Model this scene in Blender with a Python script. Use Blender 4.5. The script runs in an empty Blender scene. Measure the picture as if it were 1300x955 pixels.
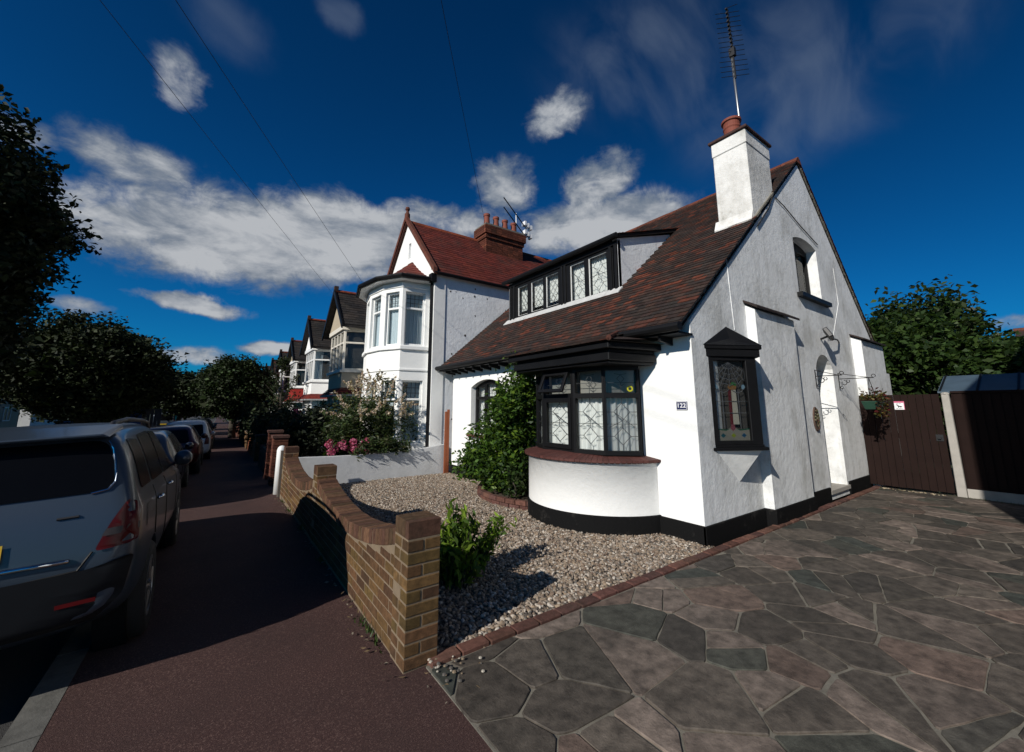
import bpy, bmesh, math, random
import numpy as np
from mathutils import Vector, Matrix
from mathutils.geometry import tessellate_polygon
from mathutils.bvhtree import BVHTree
R = math.radians
SC = bpy.context.scene
COL = SC.collection
PI = math.pi

# ------------------------------------------------------------------ object bookkeeping
def tag(o, label=None, cat=None, group=None, kind=None):
    if label: o['label'] = label
    if cat: o['category'] = cat
    if group: o['group'] = group
    if kind: o['kind'] = kind
    return o

def thing(name, label, cat, loc=(0, 0, 0), group=None):
    o = bpy.data.objects.new(name, None)
    o.empty_display_size = 0.2
    COL.objects.link(o)
    o.location = loc
    return tag(o, label, cat, group)

def origin_of(parent):
    v = Vector((0, 0, 0))
    while parent is not None:
        v += Vector(parent.location)
        parent = parent.parent
    return v

def copy_tree(o, parent=None):
    c = o.copy()
    COL.objects.link(c)
    if parent is not None:
        c.parent = parent
    for ch in list(o.children):
        copy_tree(ch, c)
    return c

def frame(o, u, n=None, v=(0, 0, 1)):
    """matrix mapping (u, v, n) to the world: u along the face, v up, n outward"""
    u = Vector(u).normalized(); v = Vector(v).normalized()
    n = Vector(n).normalized() if n is not None else u.cross(v).normalized()
    o = Vector(o)
    return Matrix(((u.x, v.x, n.x, o.x), (u.y, v.y, n.y, o.y), (u.z, v.z, n.z, o.z), (0, 0, 0, 1)))

ID = Matrix.Identity(4)

class MB:
    """collects polygons with a colour each and links them as ONE mesh object"""
    def __init__(s):
        s.v = []; s.f = []; s.c = []; s.col = (1, 1, 1); s.M = ID
    def vert(s, p):
        s.v.append(tuple(s.M @ Vector(p))); return len(s.v) - 1
    def face(s, idx, c=None):
        s.f.append(tuple(idx)); s.c.append(c or s.col)
    def quad(s, a, b, c, d, col=None):
        s.face([s.vert(p) for p in (a, b, c, d)], col)
    def poly(s, pts, col=None):
        s.face([s.vert(p) for p in pts], col)
    def box(s, x0, x1, y0, y1, z0, z1, col=None):
        if x0 > x1: x0, x1 = x1, x0
        if y0 > y1: y0, y1 = y1, y0
        if z0 > z1: z0, z1 = z1, z0
        i = [s.vert(p) for p in ((x0, y0, z0), (x1, y0, z0), (x1, y1, z0), (x0, y1, z0), (x0, y0, z1), (x1, y0, z1), (x1, y1, z1), (x0, y1, z1))]
        for q in ((0, 3, 2, 1), (4, 5, 6, 7), (0, 1, 5, 4), (1, 2, 6, 5), (2, 3, 7, 6), (3, 0, 4, 7)):
            s.face([i[k] for k in q], col)
    def hexa(s, p, col=None):
        """eight corners: bottom ring then top ring"""
        i = [s.vert(q) for q in p]
        for q in ((0, 3, 2, 1), (4, 5, 6, 7), (0, 1, 5, 4), (1, 2, 6, 5), (2, 3, 7, 6), (3, 0, 4, 7)):
            s.face([i[k] for k in q], col)
    def prism(s, pts, z0, z1, col=None, cap0=True, cap1=True):
        """vertical prism over a plan polygon (counter-clockwise)"""
        a = [s.vert((x, y, z0)) for x, y in pts]; b = [s.vert((x, y, z1)) for x, y in pts]
        n = len(pts)
        for k in range(n):
            s.face((a[k], a[(k + 1) % n], b[(k + 1) % n], b[k]), col)
        if cap1: s.face(b, col)
        if cap0: s.face(a[::-1], col)
    def plate(s, outer, holes, t0, t1, col=None):
        """flat plate in the (u, v) plane of s.M with holes; front at n = t0, back at n = t1"""
        loops = [list(outer)] + [list(h) for h in holes]
        def area(l): return sum(l[k][0] * l[(k + 1) % len(l)][1] - l[(k + 1) % len(l)][0] * l[k][1] for k in range(len(l)))
        for k, l in enumerate(loops):
            if (area(l) > 0) != (k == 0): l.reverse()
        flat = [p for l in loops for p in l]
        tris = tessellate_polygon([[Vector((p[0], p[1], 0)) for p in l] for l in loops])
        fr = [s.vert((p[0], p[1], t0)) for p in flat]; bk = [s.vert((p[0], p[1], t1)) for p in flat]
        for t in tris:
            a, b, c = (flat[k] for k in t)
            if (b[0] - a[0]) * (c[1] - a[1]) - (b[1] - a[1]) * (c[0] - a[0]) < 0: t = t[::-1]
            s.face([fr[k] for k in t], col); s.face([bk[k] for k in t[::-1]], col)
        o = 0
        for l in loops:
            n = len(l)
            for k in range(n):
                a, b = o + k, o + (k + 1) % n
                s.face((fr[b], fr[a], bk[a], bk[b]), col)
            o += n
    def tube(s, pts, r, sides=6, col=None, caps=True):
        pts = [Vector(p) for p in pts]; rings = []
        rs = r if isinstance(r, (list, tuple)) else [r] * len(pts)
        up = Vector((0, 0, 1))
        for k, p in enumerate(pts):
            d = (pts[min(k + 1, len(pts) - 1)] - pts[max(k - 1, 0)])
            d = d.normalized() if d.length > 1e-9 else up
            a = d.cross(up if abs(d.z) < .95 else Vector((1, 0, 0))).normalized(); b = d.cross(a).normalized()
            rings.append([s.vert(p + (a * math.cos(t) + b * math.sin(t)) * rs[k]) for t in (2 * PI * j / sides for j in range(sides))])
        for k in range(len(rings) - 1):
            for j in range(sides):
                s.face((rings[k][j], rings[k + 1][j], rings[k + 1][(j + 1) % sides], rings[k][(j + 1) % sides]), col)
        if caps:
            s.face(rings[0], col); s.face(rings[-1][::-1], col)
    def lathe(s, prof, c=(0, 0, 0), sides=20, axis='z', col=None):
        """profile [(radius, height)] turned about an axis through c"""
        rings = []
        for r, h in prof:
            ring = []
            for j in range(sides):
                t = 2 * PI * j / sides; a, b = r * math.cos(t), r * math.sin(t)
                p = {'z': (a, b, h), 'x': (h, a, b), 'y': (b, h, a)}[axis]
                ring.append(s.vert((c[0] + p[0], c[1] + p[1], c[2] + p[2])))
            rings.append(ring)
        for k in range(len(rings) - 1):
            for j in range(sides):
                s.face((rings[k][j], rings[k][(j + 1) % sides], rings[k + 1][(j + 1) % sides], rings[k + 1][j]), col)
        s.face(rings[0][::-1], col); s.face(rings[-1], col)
    def bar(s, a, b, w, h, col=None):
        """thin strip box between two (u, v) points of s.M, width w, standing h proud"""
        a = Vector((a[0], a[1], 0)); b = Vector((b[0], b[1], 0)); d = b - a
        if d.length < 1e-6: return
        p = Vector((-d.y, d.x, 0)).normalized() * (w / 2)
        z = Vector((0, 0, h))
        s.hexa([a - p, b - p, b + p, a + p, a - p + z, b - p + z, b + p + z, a + p + z], col)
    def build(s, name, mat, parent=None, smooth=False, bevel=0, seg=1, local=False, label=None):
        me = bpy.data.meshes.new(name)
        off = Vector((0, 0, 0)) if (local or parent is None) else origin_of(parent)
        if off.length > 0:
            me.from_pydata([(a - off.x, b - off.y, c - off.z) for a, b, c in s.v], [], s.f)
        else:
            me.from_pydata(s.v, [], s.f)
        ca = me.color_attributes.new('Col', 'FLOAT_COLOR', 'CORNER')
        cols = np.empty((len(me.loops), 4), dtype=np.float32); k = 0
        for f, c in zip(s.f, s.c):
            cols[k:k + len(f), :3] = c; cols[k:k + len(f), 3] = 1; k += len(f)
        ca.data.foreach_set('color', cols.ravel())
        me.materials.append(mat)
        if smooth:
            me.polygons.foreach_set('use_smooth', [True] * len(me.polygons))
        me.update()
        o = bpy.data.objects.new(name, me)
        COL.objects.link(o)
        if parent is not None: o.parent = parent
        if bevel:
            b = o.modifiers.new('bevel', 'BEVEL'); b.width = bevel; b.segments = seg; b.limit_method = 'ANGLE'; b.angle_limit = R(40)
        if label: o['label'] = label
        return o

def np_mesh(name, verts, quads, cols, mat, parent=None, local=False):
    """mesh from numpy arrays of quads, one colour per quad"""
    v = np.asarray(verts, dtype=np.float32)
    if parent is not None and not local:
        v = v - np.array(origin_of(parent), dtype=np.float32)
    q = np.asarray(quads, dtype=np.int32)
    n, k = q.shape
    me = bpy.data.meshes.new(name)
    me.vertices.add(len(v)); me.vertices.foreach_set('co', v.ravel())
    me.loops.add(n * k); me.loops.foreach_set('vertex_index', q.ravel())
    me.polygons.add(n)
    me.polygons.foreach_set('loop_start', np.arange(0, n * k, k, dtype=np.int32))
    me.polygons.foreach_set('loop_total', np.full(n, k, dtype=np.int32))
    ca = me.color_attributes.new('Col', 'FLOAT_COLOR', 'CORNER')
    c4 = np.ones((n, k, 4), dtype=np.float32); c4[:, :, :3] = np.asarray(cols, dtype=np.float32)[:, None, :]
    ca.data.foreach_set('color', c4.ravel())
    me.materials.append(mat)
    me.update(calc_edges=True)
    o = bpy.data.objects.new(name, me); COL.objects.link(o)
    if parent is not None: o.parent = parent
    return o

# ------------------------------------------------------------------ materials
class NT:
    def __init__(s, mat):
        s.t = mat.node_tree; s.n = s.t.nodes; s.l = s.t.links
    def add(s, typ, **kw):
        n = s.n.new(typ)
        for k, v in kw.items():
            if k == 'i':
                for a, b in v.items():
                    if hasattr(b, 'is_linked') or b.__class__.__name__.startswith('NodeSocket'): s.l.new(b, n.inputs[a])
                    else: n.inputs[a].default_value = b
            else: setattr(n, k, v)
        return n
    def mix(s, fac, a, b, blend='MIX'):
        n = s.n.new('ShaderNodeMix'); n.data_type = 'RGBA'; n.blend_type = blend
        for sock, val in ((n.inputs[0], fac), (n.inputs[6], a), (n.inputs[7], b)):
            if hasattr(val, 'is_linked'): s.l.new(val, sock)
            elif isinstance(val, (int, float)): sock.default_value = val
            else: sock.default_value = (*val[:3], 1)
        return n.outputs[2]
    def ramp(s, fac, stops):
        n = s.n.new('ShaderNodeValToRGB'); s.l.new(fac, n.inputs[0])
        e = n.color_ramp.elements
        while len(e) < len(stops): e.new(0.5)
        for el, (p, c) in zip(e, stops):
            el.position = p; el.color = (*c[:3], 1) if not isinstance(c, (int, float)) else (c, c, c, 1)
        return n.outputs[0]
    def noise(s, scale, detail=4, vec=None, rough=.55, dist=0):
        n = s.n.new('ShaderNodeTexNoise'); n.inputs['Scale'].default_value = scale
        n.inputs['Detail'].default_value = detail; n.inputs['Roughness'].default_value = rough; n.inputs['Distortion'].default_value = dist
        if vec is not None: s.l.new(vec, n.inputs['Vector'])
        return n.outputs[0]
    def obj(s):
        return s.n.new('ShaderNodeTexCoord').outputs['Object']
    def mapped(s, vec, scale=(1, 1, 1), rot=(0, 0, 0)):
        n = s.n.new('ShaderNodeMapping'); s.l.new(vec, n.inputs[0]); n.inputs['Scale'].default_value = scale; n.inputs['Rotation'].default_value = rot
        return n.outputs[0]
    def attr(s):
        n = s.n.new('ShaderNodeAttribute'); n.attribute_name = 'Col'; return n.outputs['Color']
    def bump(s, h, strength, dist=.01, nrm=None):
        n = s.n.new('ShaderNodeBump'); n.inputs['Strength'].default_value = strength; n.inputs['Distance'].default_value = dist
        s.l.new(h, n.inputs['Height'])
        if nrm is not None: s.l.new(nrm, n.inputs['Normal'])
        return n.outputs[0]

def new_mat(name):
    m = bpy.data.materials.new(name); m.use_nodes = True
    t = NT(m); p = t.n['Principled BSDF']
    return m, t, p

def setp(t, p, color=None, rough=None, bump=None, metal=None, spec=None):
    for key, val in (('Base Color', color), ('Roughness', rough), ('Normal', bump), ('Metallic', metal), ('Specular IOR Level', spec)):
        if val is None: continue
        if hasattr(val, 'is_linked'): t.l.new(val, p.inputs[key])
        elif isinstance(val, (int, float)): p.inputs[key].default_value = val
        else: p.inputs[key].default_value = (*val, 1)

def m_plain(name, c, rough=.6, metal=0, spec=.5, var=.25, scale=9, bump=.1):
    m, t, p = new_mat(name); o = t.obj()
    n = t.noise(scale, 5, o)
    col = t.mix(n, [x * (1 - var) for x in c], [min(1, x * (1 + var)) for x in c])
    setp(t, p, col, rough, t.bump(t.noise(scale * 12, 3, o), bump, .004) if bump else None, metal, spec)
    return m

def m_stucco(name, c, dirt, dirtc, bump=.5, coarse=1.0, streak=1.0):
    m, t, p = new_mat(name); o = t.obj()
    patch = t.ramp(t.noise(1.3, 7, o, .66), [(.46, 0.), (.70, 1.)])
    strk = t.ramp(t.noise(2.2, 6, t.mapped(o, (2.6, 2.6, .28)), .6), [(.50, 0.), (.74, 1.)])
    spots = t.ramp(t.noise(8, 6, o, .75), [(.54, 0.), (.68, 1.)])
    a = t.n.new('ShaderNodeMath'); a.operation = 'MULTIPLY_ADD'
    t.l.new(strk, a.inputs[0]); a.inputs[1].default_value = .55 * streak; t.l.new(patch, a.inputs[2])
    a2 = t.n.new('ShaderNodeMath'); a2.operation = 'MULTIPLY_ADD'
    t.l.new(spots, a2.inputs[0]); a2.inputs[1].default_value = .5; t.l.new(a.outputs[0], a2.inputs[2])
    a3 = t.n.new('ShaderNodeMath'); a3.operation = 'MULTIPLY'; a3.use_clamp = True
    t.l.new(a2.outputs[0], a3.inputs[0]); a3.inputs[1].default_value = dirt
    col = t.mix(a3.outputs[0], c, dirtc)
    col = t.mix(t.noise(45, 3, o), col, [x * .93 for x in c], 'MIX') if dirt < .2 else t.mix(.25, col, t.mix(t.noise(30, 4, o), [x * .75 for x in c], c))
    b1 = t.bump(t.noise(7 * coarse, 6, o, .6), bump, .02)
    b2 = t.bump(t.noise(55 * coarse, 4, o, .7), bump * .8, .006, b1)
    setp(t, p, col, .92, b2, spec=.2)
    return m

def m_attr(name, rough=.8, var=.35, scale=25, bump=.4, bscale=90, spec=.3, stain=None):
    m, t, p = new_mat(name); o = t.obj()
    col = t.mix(1.0, t.attr(), t.ramp(t.noise(scale, 5, o, .65), [(.3, 1 - var), (.7, 1 + var * .5)]), 'MULTIPLY')
    if stain:
        col = t.mix(t.ramp(t.noise(stain[0], 6, o, .65), [(.5, 0.), (.72, stain[2])]), col, stain[1])
    setp(t, p, col, rough, t.bump(t.noise(bscale, 4, o, .7), bump, .006), spec=spec)
    return m

def m_leaf(name, trans=.35, rough=.5):
    m, t, p = new_mat(name)
    col = t.attr()
    setp(t, p, col, rough, spec=.25)
    tr = t.n.new('ShaderNodeBsdfTranslucent')
    t.l.new(t.mix(1.0, col, (1.15, 1.25, .55), 'MULTIPLY'), tr.inputs[0])
    mx = t.n.new('ShaderNodeMixShader'); mx.inputs[0].default_value = trans
    t.l.new(p.outputs[0], mx.inputs[1]); t.l.new(tr.outputs[0], mx.inputs[2])
    t.l.new(mx.outputs[0], t.n['Material Output'].inputs[0])
    return m

def m_glass(name, tint=(.92, .95, .95), rough=.015, base=.01):
    m, t, p = new_mat(name)
    t.n.remove(p)
    tr = t.n.new('ShaderNodeBsdfTransparent'); tr.inputs[0].default_value = (*tint, 1)
    gl = t.n.new('ShaderNodeBsdfGlossy'); gl.inputs['Roughness'].default_value = rough
    lw = t.n.new('ShaderNodeFresnel'); lw.inputs[0].default_value = 1.5
    o = t.obj()
    t.l.new(t.bump(t.noise(3.0, 2, o), .06, .02), gl.inputs['Normal'])
    ad = t.n.new('ShaderNodeMath'); ad.operation = 'MULTIPLY_ADD'; t.l.new(lw.outputs[0], ad.inputs[0]); ad.inputs[1].default_value = .55; ad.inputs[2].default_value = base
    mx = t.n.new('ShaderNodeMixShader'); t.l.new(ad.outputs[0], mx.inputs[0])
    t.l.new(tr.outputs[0], mx.inputs[1]); t.l.new(gl.outputs[0], mx.inputs[2])
    t.l.new(mx.outputs[0], t.n['Material Output'].inputs[0])
    return m

def m_paint(name, c, metal=.5, rough=.35, coat=.6):
    m, t, p = new_mat(name); o = t.obj()
    col = t.mix(t.noise(300, 2, o), [x * .9 for x in c], c)
    setp(t, p, col, rough, metal=metal)
    p.inputs['Coat Weight'].default_value = coat; p.inputs['Coat Roughness'].default_value = .06
    return m

def m_fabric(name, c):
    m, t, p = new_mat(name); o = t.obj()
    col = t.mix(t.noise(40, 4, t.mapped(o, (1, 1, .25))), [x * .82 for x in c], c)
    setp(t, p, col, .95, t.bump(t.noise(130, 3, o), .25, .004), spec=.1)
    tr = t.n.new('ShaderNodeBsdfTranslucent'); t.l.new(col, tr.inputs[0])
    mx = t.n.new('ShaderNodeMixShader'); mx.inputs[0].default_value = .25
    t.l.new(p.outputs[0], mx.inputs[1]); t.l.new(tr.outputs[0], mx.inputs[2])
    t.l.new(mx.outputs[0], t.n['Material Output'].inputs[0])
    return m

M = {}
M['white_front'] = m_stucco('white_front', (.82, .82, .80), .10, (.50, .49, .45), .30, .9, .4)
M['white_gable'] = m_stucco('white_gable', (.80, .81, .81), .62, (.27, .262, .225), .40, 1.6, 1.0)
M['white_dirty'] = m_stucco('white_dirty', (.74, .73, .70), .62, (.20, .185, .14), .6, 1.4, 1.0)
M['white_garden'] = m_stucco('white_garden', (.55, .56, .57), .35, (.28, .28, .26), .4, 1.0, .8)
M['render_grey'] = m_stucco('render_grey', (.80, .82, .84), .34, (.38, .39, .40), .5, 1.6, 1.0)
M['black'] = m_plain('black_paint', (.0055, .0056, .0062), .5, spec=.22, var=.4, scale=6, bump=.2)
m, t, p = new_mat('black_masonry_paint'); o = t.obj()
setp(t, p, t.mix(t.ramp(t.noise(3.5, 8, o, .75), [(.56, 0.), (.74, 1.)]), (.0055, .0055, .0058), (.045, .042, .038)), .85, t.bump(t.noise(38, 5, o, .7), .6, .008), spec=.12); M['black_matt'] = m
M['white_frame'] = m_plain('white_gloss_frame', (.78, .78, .76), .4, var=.06)
M['cream_frame'] = m_plain('cream_frame', (.62, .58, .50), .6, var=.12)
M['beige'] = m_stucco('beige_render', (.40, .34, .25), .25, (.25, .2, .14), .3)
M['red_paint'] = m_stucco('red_masonry_paint', (.25, .022, .018), .25, (.12, .012, .01), .3)
M['tile'] = m_attr('clay_tile', .8, .45, 14, .5, 70, .25, (1.6, (.035, .033, .028), .55))
M['tile_sill'] = m_attr('sill_tile', .7, .3, 20, .4, 80, .3)
M['brick'] = m_attr('garden_brick', .9, .45, 22, .8, 120, .2, (2.2, (.028, .024, .015), .5))
M['mortar'] = m_plain('mortar', (.17, .125, .08), .95, var=.35, scale=14, bump=.7)
M['mortar_pale'] = m_plain('paving_mortar', (.15, .138, .112), .95, var=.6, scale=10, bump=.7)
M['stone'] = m_attr('paving_stone', .75, .60, 11, 1.0, 38, .3, (1.5, (.026, .024, .020), .75))
M['lead'] = m_plain('lead_came', (.05, .055, .06), .55, metal=.6, bump=0)
M['flashing'] = m_plain('lead_flashing', (.50, .50, .49), .6, var=.3)
M['glass'] = m_glass('window_glass')
M['glass_dark'] = m_glass('tinted_car_glass', (.05, .055, .06), .01, .02)
M['curtain'] = m_fabric('net_curtain', (.86, .86, .83))
M['curtain_blue'] = m_fabric('blueish_net_curtain', (.68, .77, .82))
M['grey_net_reflection'] = m_fabric('grey_net_reflection', (.33, .31, .28))
M['curtain_tan'] = m_fabric('tan_curtain', (.36, .27, .16))
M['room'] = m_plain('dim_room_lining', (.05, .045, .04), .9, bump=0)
M['timber'] = m_plain('dark_brown_timber', (.0145, .0072, .0058), .85, spec=.15, var=.35, scale=4, bump=.3)
M['timber_orange'] = m_plain('orange_stained_timber', (.22, .055, .015), .7, var=.35, scale=6, bump=.3)
M['timber_grey'] = m_plain('grey_timber', (.12, .10, .08), .8, var=.4, scale=5, bump=.4)
M['concrete'] = m_plain('concrete', (.33, .31, .28), .9, var=.25, scale=7, bump=.5)
M['terracotta'] = m_plain('terracotta', (.19, .048, .028), .8, var=.35, scale=8, bump=.4)
M['plaque_clay'] = m_plain('plaque_clay', (.075, .045, .032), .85, var=.4, scale=20, bump=.3)
M['metal'] = m_plain('galvanised_steel', (.35, .36, .37), .4, metal=.9, var=.2, bump=0)
M['dark_metal'] = m_plain('dark_metal', (.022, .022, .024), .5, metal=.5, bump=0)
M['plastic_black'] = m_plain('black_plastic', (.014, .014, .016), .5, var=.2, bump=.1)
M['rubber'] = m_plain('tyre_rubber', (.012, .012, .012), .85, bump=.3)
M['chrome'] = m_plain('chrome', (.6, .62, .64), .12, metal=1, var=.05, bump=0)
M['alloy'] = m_plain('alloy_wheel', (.25, .26, .27), .35, metal=.8, bump=0)
M['leaf'] = m_leaf('leaf')
M['leaf_dark'] = m_leaf('leaf_dark', .10, .7)
M['petal'] = m_leaf('petal', .3, .7)
M['bark'] = m_plain('bark', (.045, .036, .027), .95, var=.5, scale=12, bump=1.0)
M['soil'] = m_plain('soil', (.05, .034, .022), .98, var=.5, scale=18, bump=1.0)
M['cable'] = m_plain('cable_rubber', (.012, .012, .013), .7, bump=0)
M['blue_enamel'] = m_plain('blue_enamel', (.012, .018, .075), .3, var=.1, bump=0)
M['white_enamel'] = m_plain('white_enamel', (.75, .75, .76), .35, var=.04, bump=0)
M['pink_print'] = m_plain('pink_red_print', (.52, .10, .19), .6, var=.2, bump=0)
M['black_print'] = m_plain('black_print', (.01, .01, .012), .6, bump=0)
M['green_plastic'] = m_plain('green_plastic', (.012, .045, .028), .5, bump=.1)
M['felt'] = m_plain('blue_grey_roof_sheet', (.055, .085, .115), .5, var=.3, scale=5)
M['hill'] = m_plain('verge_grass', (.035, .05, .018), .95, var=.5, scale=3, bump=.6)
# ------------------------------------------------------------------ sky, sun, camera
SUN_AZ, SUN_EL = 253.5, 29.5            # compass-like azimuth from +Y clockwise; where the sun stands
W = bpy.data.worlds.new('World'); SC.world = W; W.use_nodes = True
wt = NT(W); bg = wt.n['Background']
sky = wt.n.new('ShaderNodeTexSky'); sky.sky_type = 'NISHITA'; sky.sun_disc = False
sky.sun_elevation = R(SUN_EL); sky.sun_rotation = R(SUN_AZ); sky.air_density = 1.0; sky.dust_density = .3; sky.ozone_density = 3.0
tc = wt.n.new('ShaderNodeTexCoord').outputs['Generated']
sep = wt.n.new('ShaderNodeSeparateXYZ'); wt.l.new(tc, sep.inputs[0])
def wm(op, a, b=None, c=None, clamp=False):
    n = wt.n.new('ShaderNodeMath'); n.operation = op; n.use_clamp = clamp
    for k, x in enumerate((a, b, c)):
        if x is None: continue
        if hasattr(x, 'is_linked'): wt.l.new(x, n.inputs[k])
        else: n.inputs[k].default_value = x
    return n.outputs[0]
az = wm('MULTIPLY', wm('ARCTAN2', sep.outputs[0], sep.outputs[1]), 180 / PI)
el = wm('MULTIPLY', wm('ARCSINE', sep.outputs[2]), 180 / PI)
cmb = wt.n.new('ShaderNodeCombineXYZ'); wt.l.new(az, cmb.inputs[0]); wt.l.new(el, cmb.inputs[1])
wn = wt.n.new('ShaderNodeTexNoise'); wn.inputs['Scale'].default_value = .16; wn.inputs['Detail'].default_value = 5; wn.inputs['Roughness'].default_value = .6
wt.l.new(cmb.outputs[0], wn.inputs['Vector'])
wv = wt.n.new('ShaderNodeVectorMath'); wv.operation = 'MULTIPLY_ADD'
wt.l.new(wn.outputs['Color'], wv.inputs[0]); wv.inputs[1].default_value = (5, 3, 0); wv.inputs[2].default_value = (-2.5, -1.5, 0)
wa = wt.n.new('ShaderNodeVectorMath'); wa.operation = 'ADD'; wt.l.new(wv.outputs[0], wa.inputs[0]); wt.l.new(cmb.outputs[0], wa.inputs[1])
CLOUDS = [(-3, 19.2, 18, 6.2, 3, 1.05), (-9.2, 24.0, 10.5, 3.6, -14, .7), (10.5, 21.8, 14, 6.4, 7, 1.05), (25, 25.6, 14, 3.8, 1, .85), (34.4, 30.3, 6.4, 4.2, -1, 1.0),
          (48.4, 30.7, 6.2, 3.8, 13, .9), (42.8, 38.4, 6, 3.2, 15, .72), (50.2, 24.9, 12.6, 4.4, 0, 1.05), (-3.7, 11.5, 6.2, 1.3, -6, 1.05), (-18.4, 24.0, 3.9, 2.3, 6, .75),
          (-7.6, 33.5, 4, 3.6, -7, .6), (61.9, 41.0, 20, 7.5, -9, .52), (75.7, 33.6, 15, 6, 8, .54), (4.5, 7.1, 3.8, 1.1, 4, .9), (-4.4, 5.4, 5.5, 1.2, 4, .8),
          (8.7, 45.5, 3.3, 1.8, -7, .5), (-3.9, 40.3, 5.4, 3.0, -10, .32), (40.4, 24.0, 7, 4.1, -3, .85), (12, 17.6, 11, 2.2, 6, .75), (87.7, 7.6, 2.2, .9, -10, .6),
          (66, 47, 16, 5, 14, .34), (-12, 9.5, 2.5, 1.2, 0, .7),
          (-60, 16, 18, 5, 0, .8), (140, 14, 16, 3, 0, .7)]
acc = cir = None
for (a0, e0, sa, se, rot, dn) in CLOUDS:
    mp = wt.n.new('ShaderNodeMapping'); mp.vector_type = 'TEXTURE'
    wt.l.new(wa.outputs[0], mp.inputs[0])
    mp.inputs['Location'].default_value = (a0 if a0 < 180 else a0 - 360, e0, 0); mp.inputs['Rotation'].default_value = (0, 0, R(rot)); mp.inputs['Scale'].default_value = (sa * 1.45, se * 1.45, 1)
    ln = wt.n.new('ShaderNodeVectorMath'); ln.operation = 'LENGTH'; wt.l.new(mp.outputs[0], ln.inputs[0])
    mr = wt.n.new('ShaderNodeMapRange'); mr.interpolation_type = 'SMOOTHSTEP'; wt.l.new(ln.outputs['Value'], mr.inputs[0])
    mr.inputs[1].default_value = 1.0; mr.inputs[2].default_value = 0.15; mr.inputs[3].default_value = 0; mr.inputs[4].default_value = dn
    if dn < .56: cir = mr.outputs[0] if cir is None else wm('MAXIMUM', cir, mr.outputs[0])
    else: acc = mr.outputs[0] if acc is None else wm('MAXIMUM', acc, mr.outputs[0])
nv = wt.n.new('ShaderNodeMapping'); wt.l.new(tc, nv.inputs[0]); nv.inputs['Scale'].default_value = (1, 1, 1.35)
n1 = wt.noise(4.6, 8, nv.outputs[0], .58, .25); n2 = wt.noise(14, 9, nv.outputs[0], .66, .4)
nv2 = wt.n.new('ShaderNodeMapping'); wt.l.new(tc, nv2.inputs[0]); nv2.inputs['Scale'].default_value = (1, 1, 2.6); nv2.inputs['Location'].default_value = (3.1, 1.7, .06)
n3 = wt.noise(6.5, 7, nv2.outputs[0], .6, .3)
nv3 = wt.n.new('ShaderNodeMapping'); wt.l.new(tc, nv3.inputs[0]); nv3.inputs['Scale'].default_value = (1, 3.2, 2.2); nv3.inputs['Rotation'].default_value = (.3, .5, .4)
n4 = wt.noise(3.2, 5, nv3.outputs[0], .5, .5)
def smooth(x, a_, b_):
    q_ = wt.n.new('ShaderNodeMapRange'); q_.interpolation_type = 'SMOOTHSTEP'; wt.l.new(x, q_.inputs[0]); q_.inputs[1].default_value = a_; q_.inputs[2].default_value = b_; return q_.outputs[0]
den = wm('ADD', acc, wm('MULTIPLY', wm('SUBTRACT', n1, .5), 1.5))
den = wm('ADD', den, wm('MULTIPLY', wm('SUBTRACT', n2, .5), 1.05))
cov = wm('MULTIPLY', smooth(den, .30, .88), wm('MULTIPLY', acc, 2.0, clamp=True), clamp=True)
cc = wm('MULTIPLY', wm('MULTIPLY', smooth(n4, .30, .75), smooth(cir, .0, .5)), .36)
shade = wm('ADD', wm('MULTIPLY', smooth(den, .3, 1.3), .55), wm('MULTIPLY', wm('SUBTRACT', n3, .42), 2.2))
ccol = wt.ramp(shade, [(0., (.10, .145, .215)), (.36, (.20, .235, .29)), (.78, (.46, .48, .51))])
tint = wt.mix(1.0, sky.outputs[0], (.035, .52, .90), 'MULTIPLY')
gam = wt.n.new('ShaderNodeGamma'); wt.l.new(tint, gam.inputs[0]); gam.inputs[1].default_value = 1.1
skyc = wt.mix(1.0, gam.outputs[0], (.060,) * 3, 'MULTIPLY')
dark = wt.n.new('ShaderNodeMapRange'); wt.l.new(sep.outputs[2], dark.inputs[0]); dark.inputs[1].default_value = .05; dark.inputs[2].default_value = .75; dark.inputs[3].default_value = 1.22; dark.inputs[4].default_value = .74
azf = wt.n.new('ShaderNodeMapRange'); azf.interpolation_type = 'SMOOTHSTEP'; wt.l.new(az, azf.inputs[0]); azf.inputs[1].default_value = 20; azf.inputs[2].default_value = 95; azf.inputs[3].default_value = 1.0; azf.inputs[4].default_value = .74   # deeper blue away from the bright side
skyc = wt.mix(1.0, skyc, azf.outputs[0], 'MULTIPLY')
skyc = wt.mix(1.0, skyc, dark.outputs[0], 'MULTIPLY')
final = wt.mix(cov, wt.mix(cc, skyc, (.17, .215, .29)), ccol)
SKY_STRENGTH = .1
boost = wt.mix(1.0, final, (1 / SKY_STRENGTH,) * 3, 'MULTIPLY')   # colours above are in picture units; the Background stays at daylight strength
wt.l.new(boost, bg.inputs[0]); bg.inputs[1].default_value = SKY_STRENGTH

sl = bpy.data.lights.new('sun', 'SUN'); sl.energy = 5.0; sl.angle = R(.53); sl.color = (1.0, .95, .87)
so = bpy.data.objects.new('sun', sl); COL.objects.link(so)
sv = Vector((math.sin(R(SUN_AZ)) * math.cos(R(SUN_EL)), math.cos(R(SUN_AZ)) * math.cos(R(SUN_EL)), math.sin(R(SUN_EL))))
so.rotation_euler = sv.to_track_quat('Z', 'Y').to_euler(); so.location = sv * 30

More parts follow.
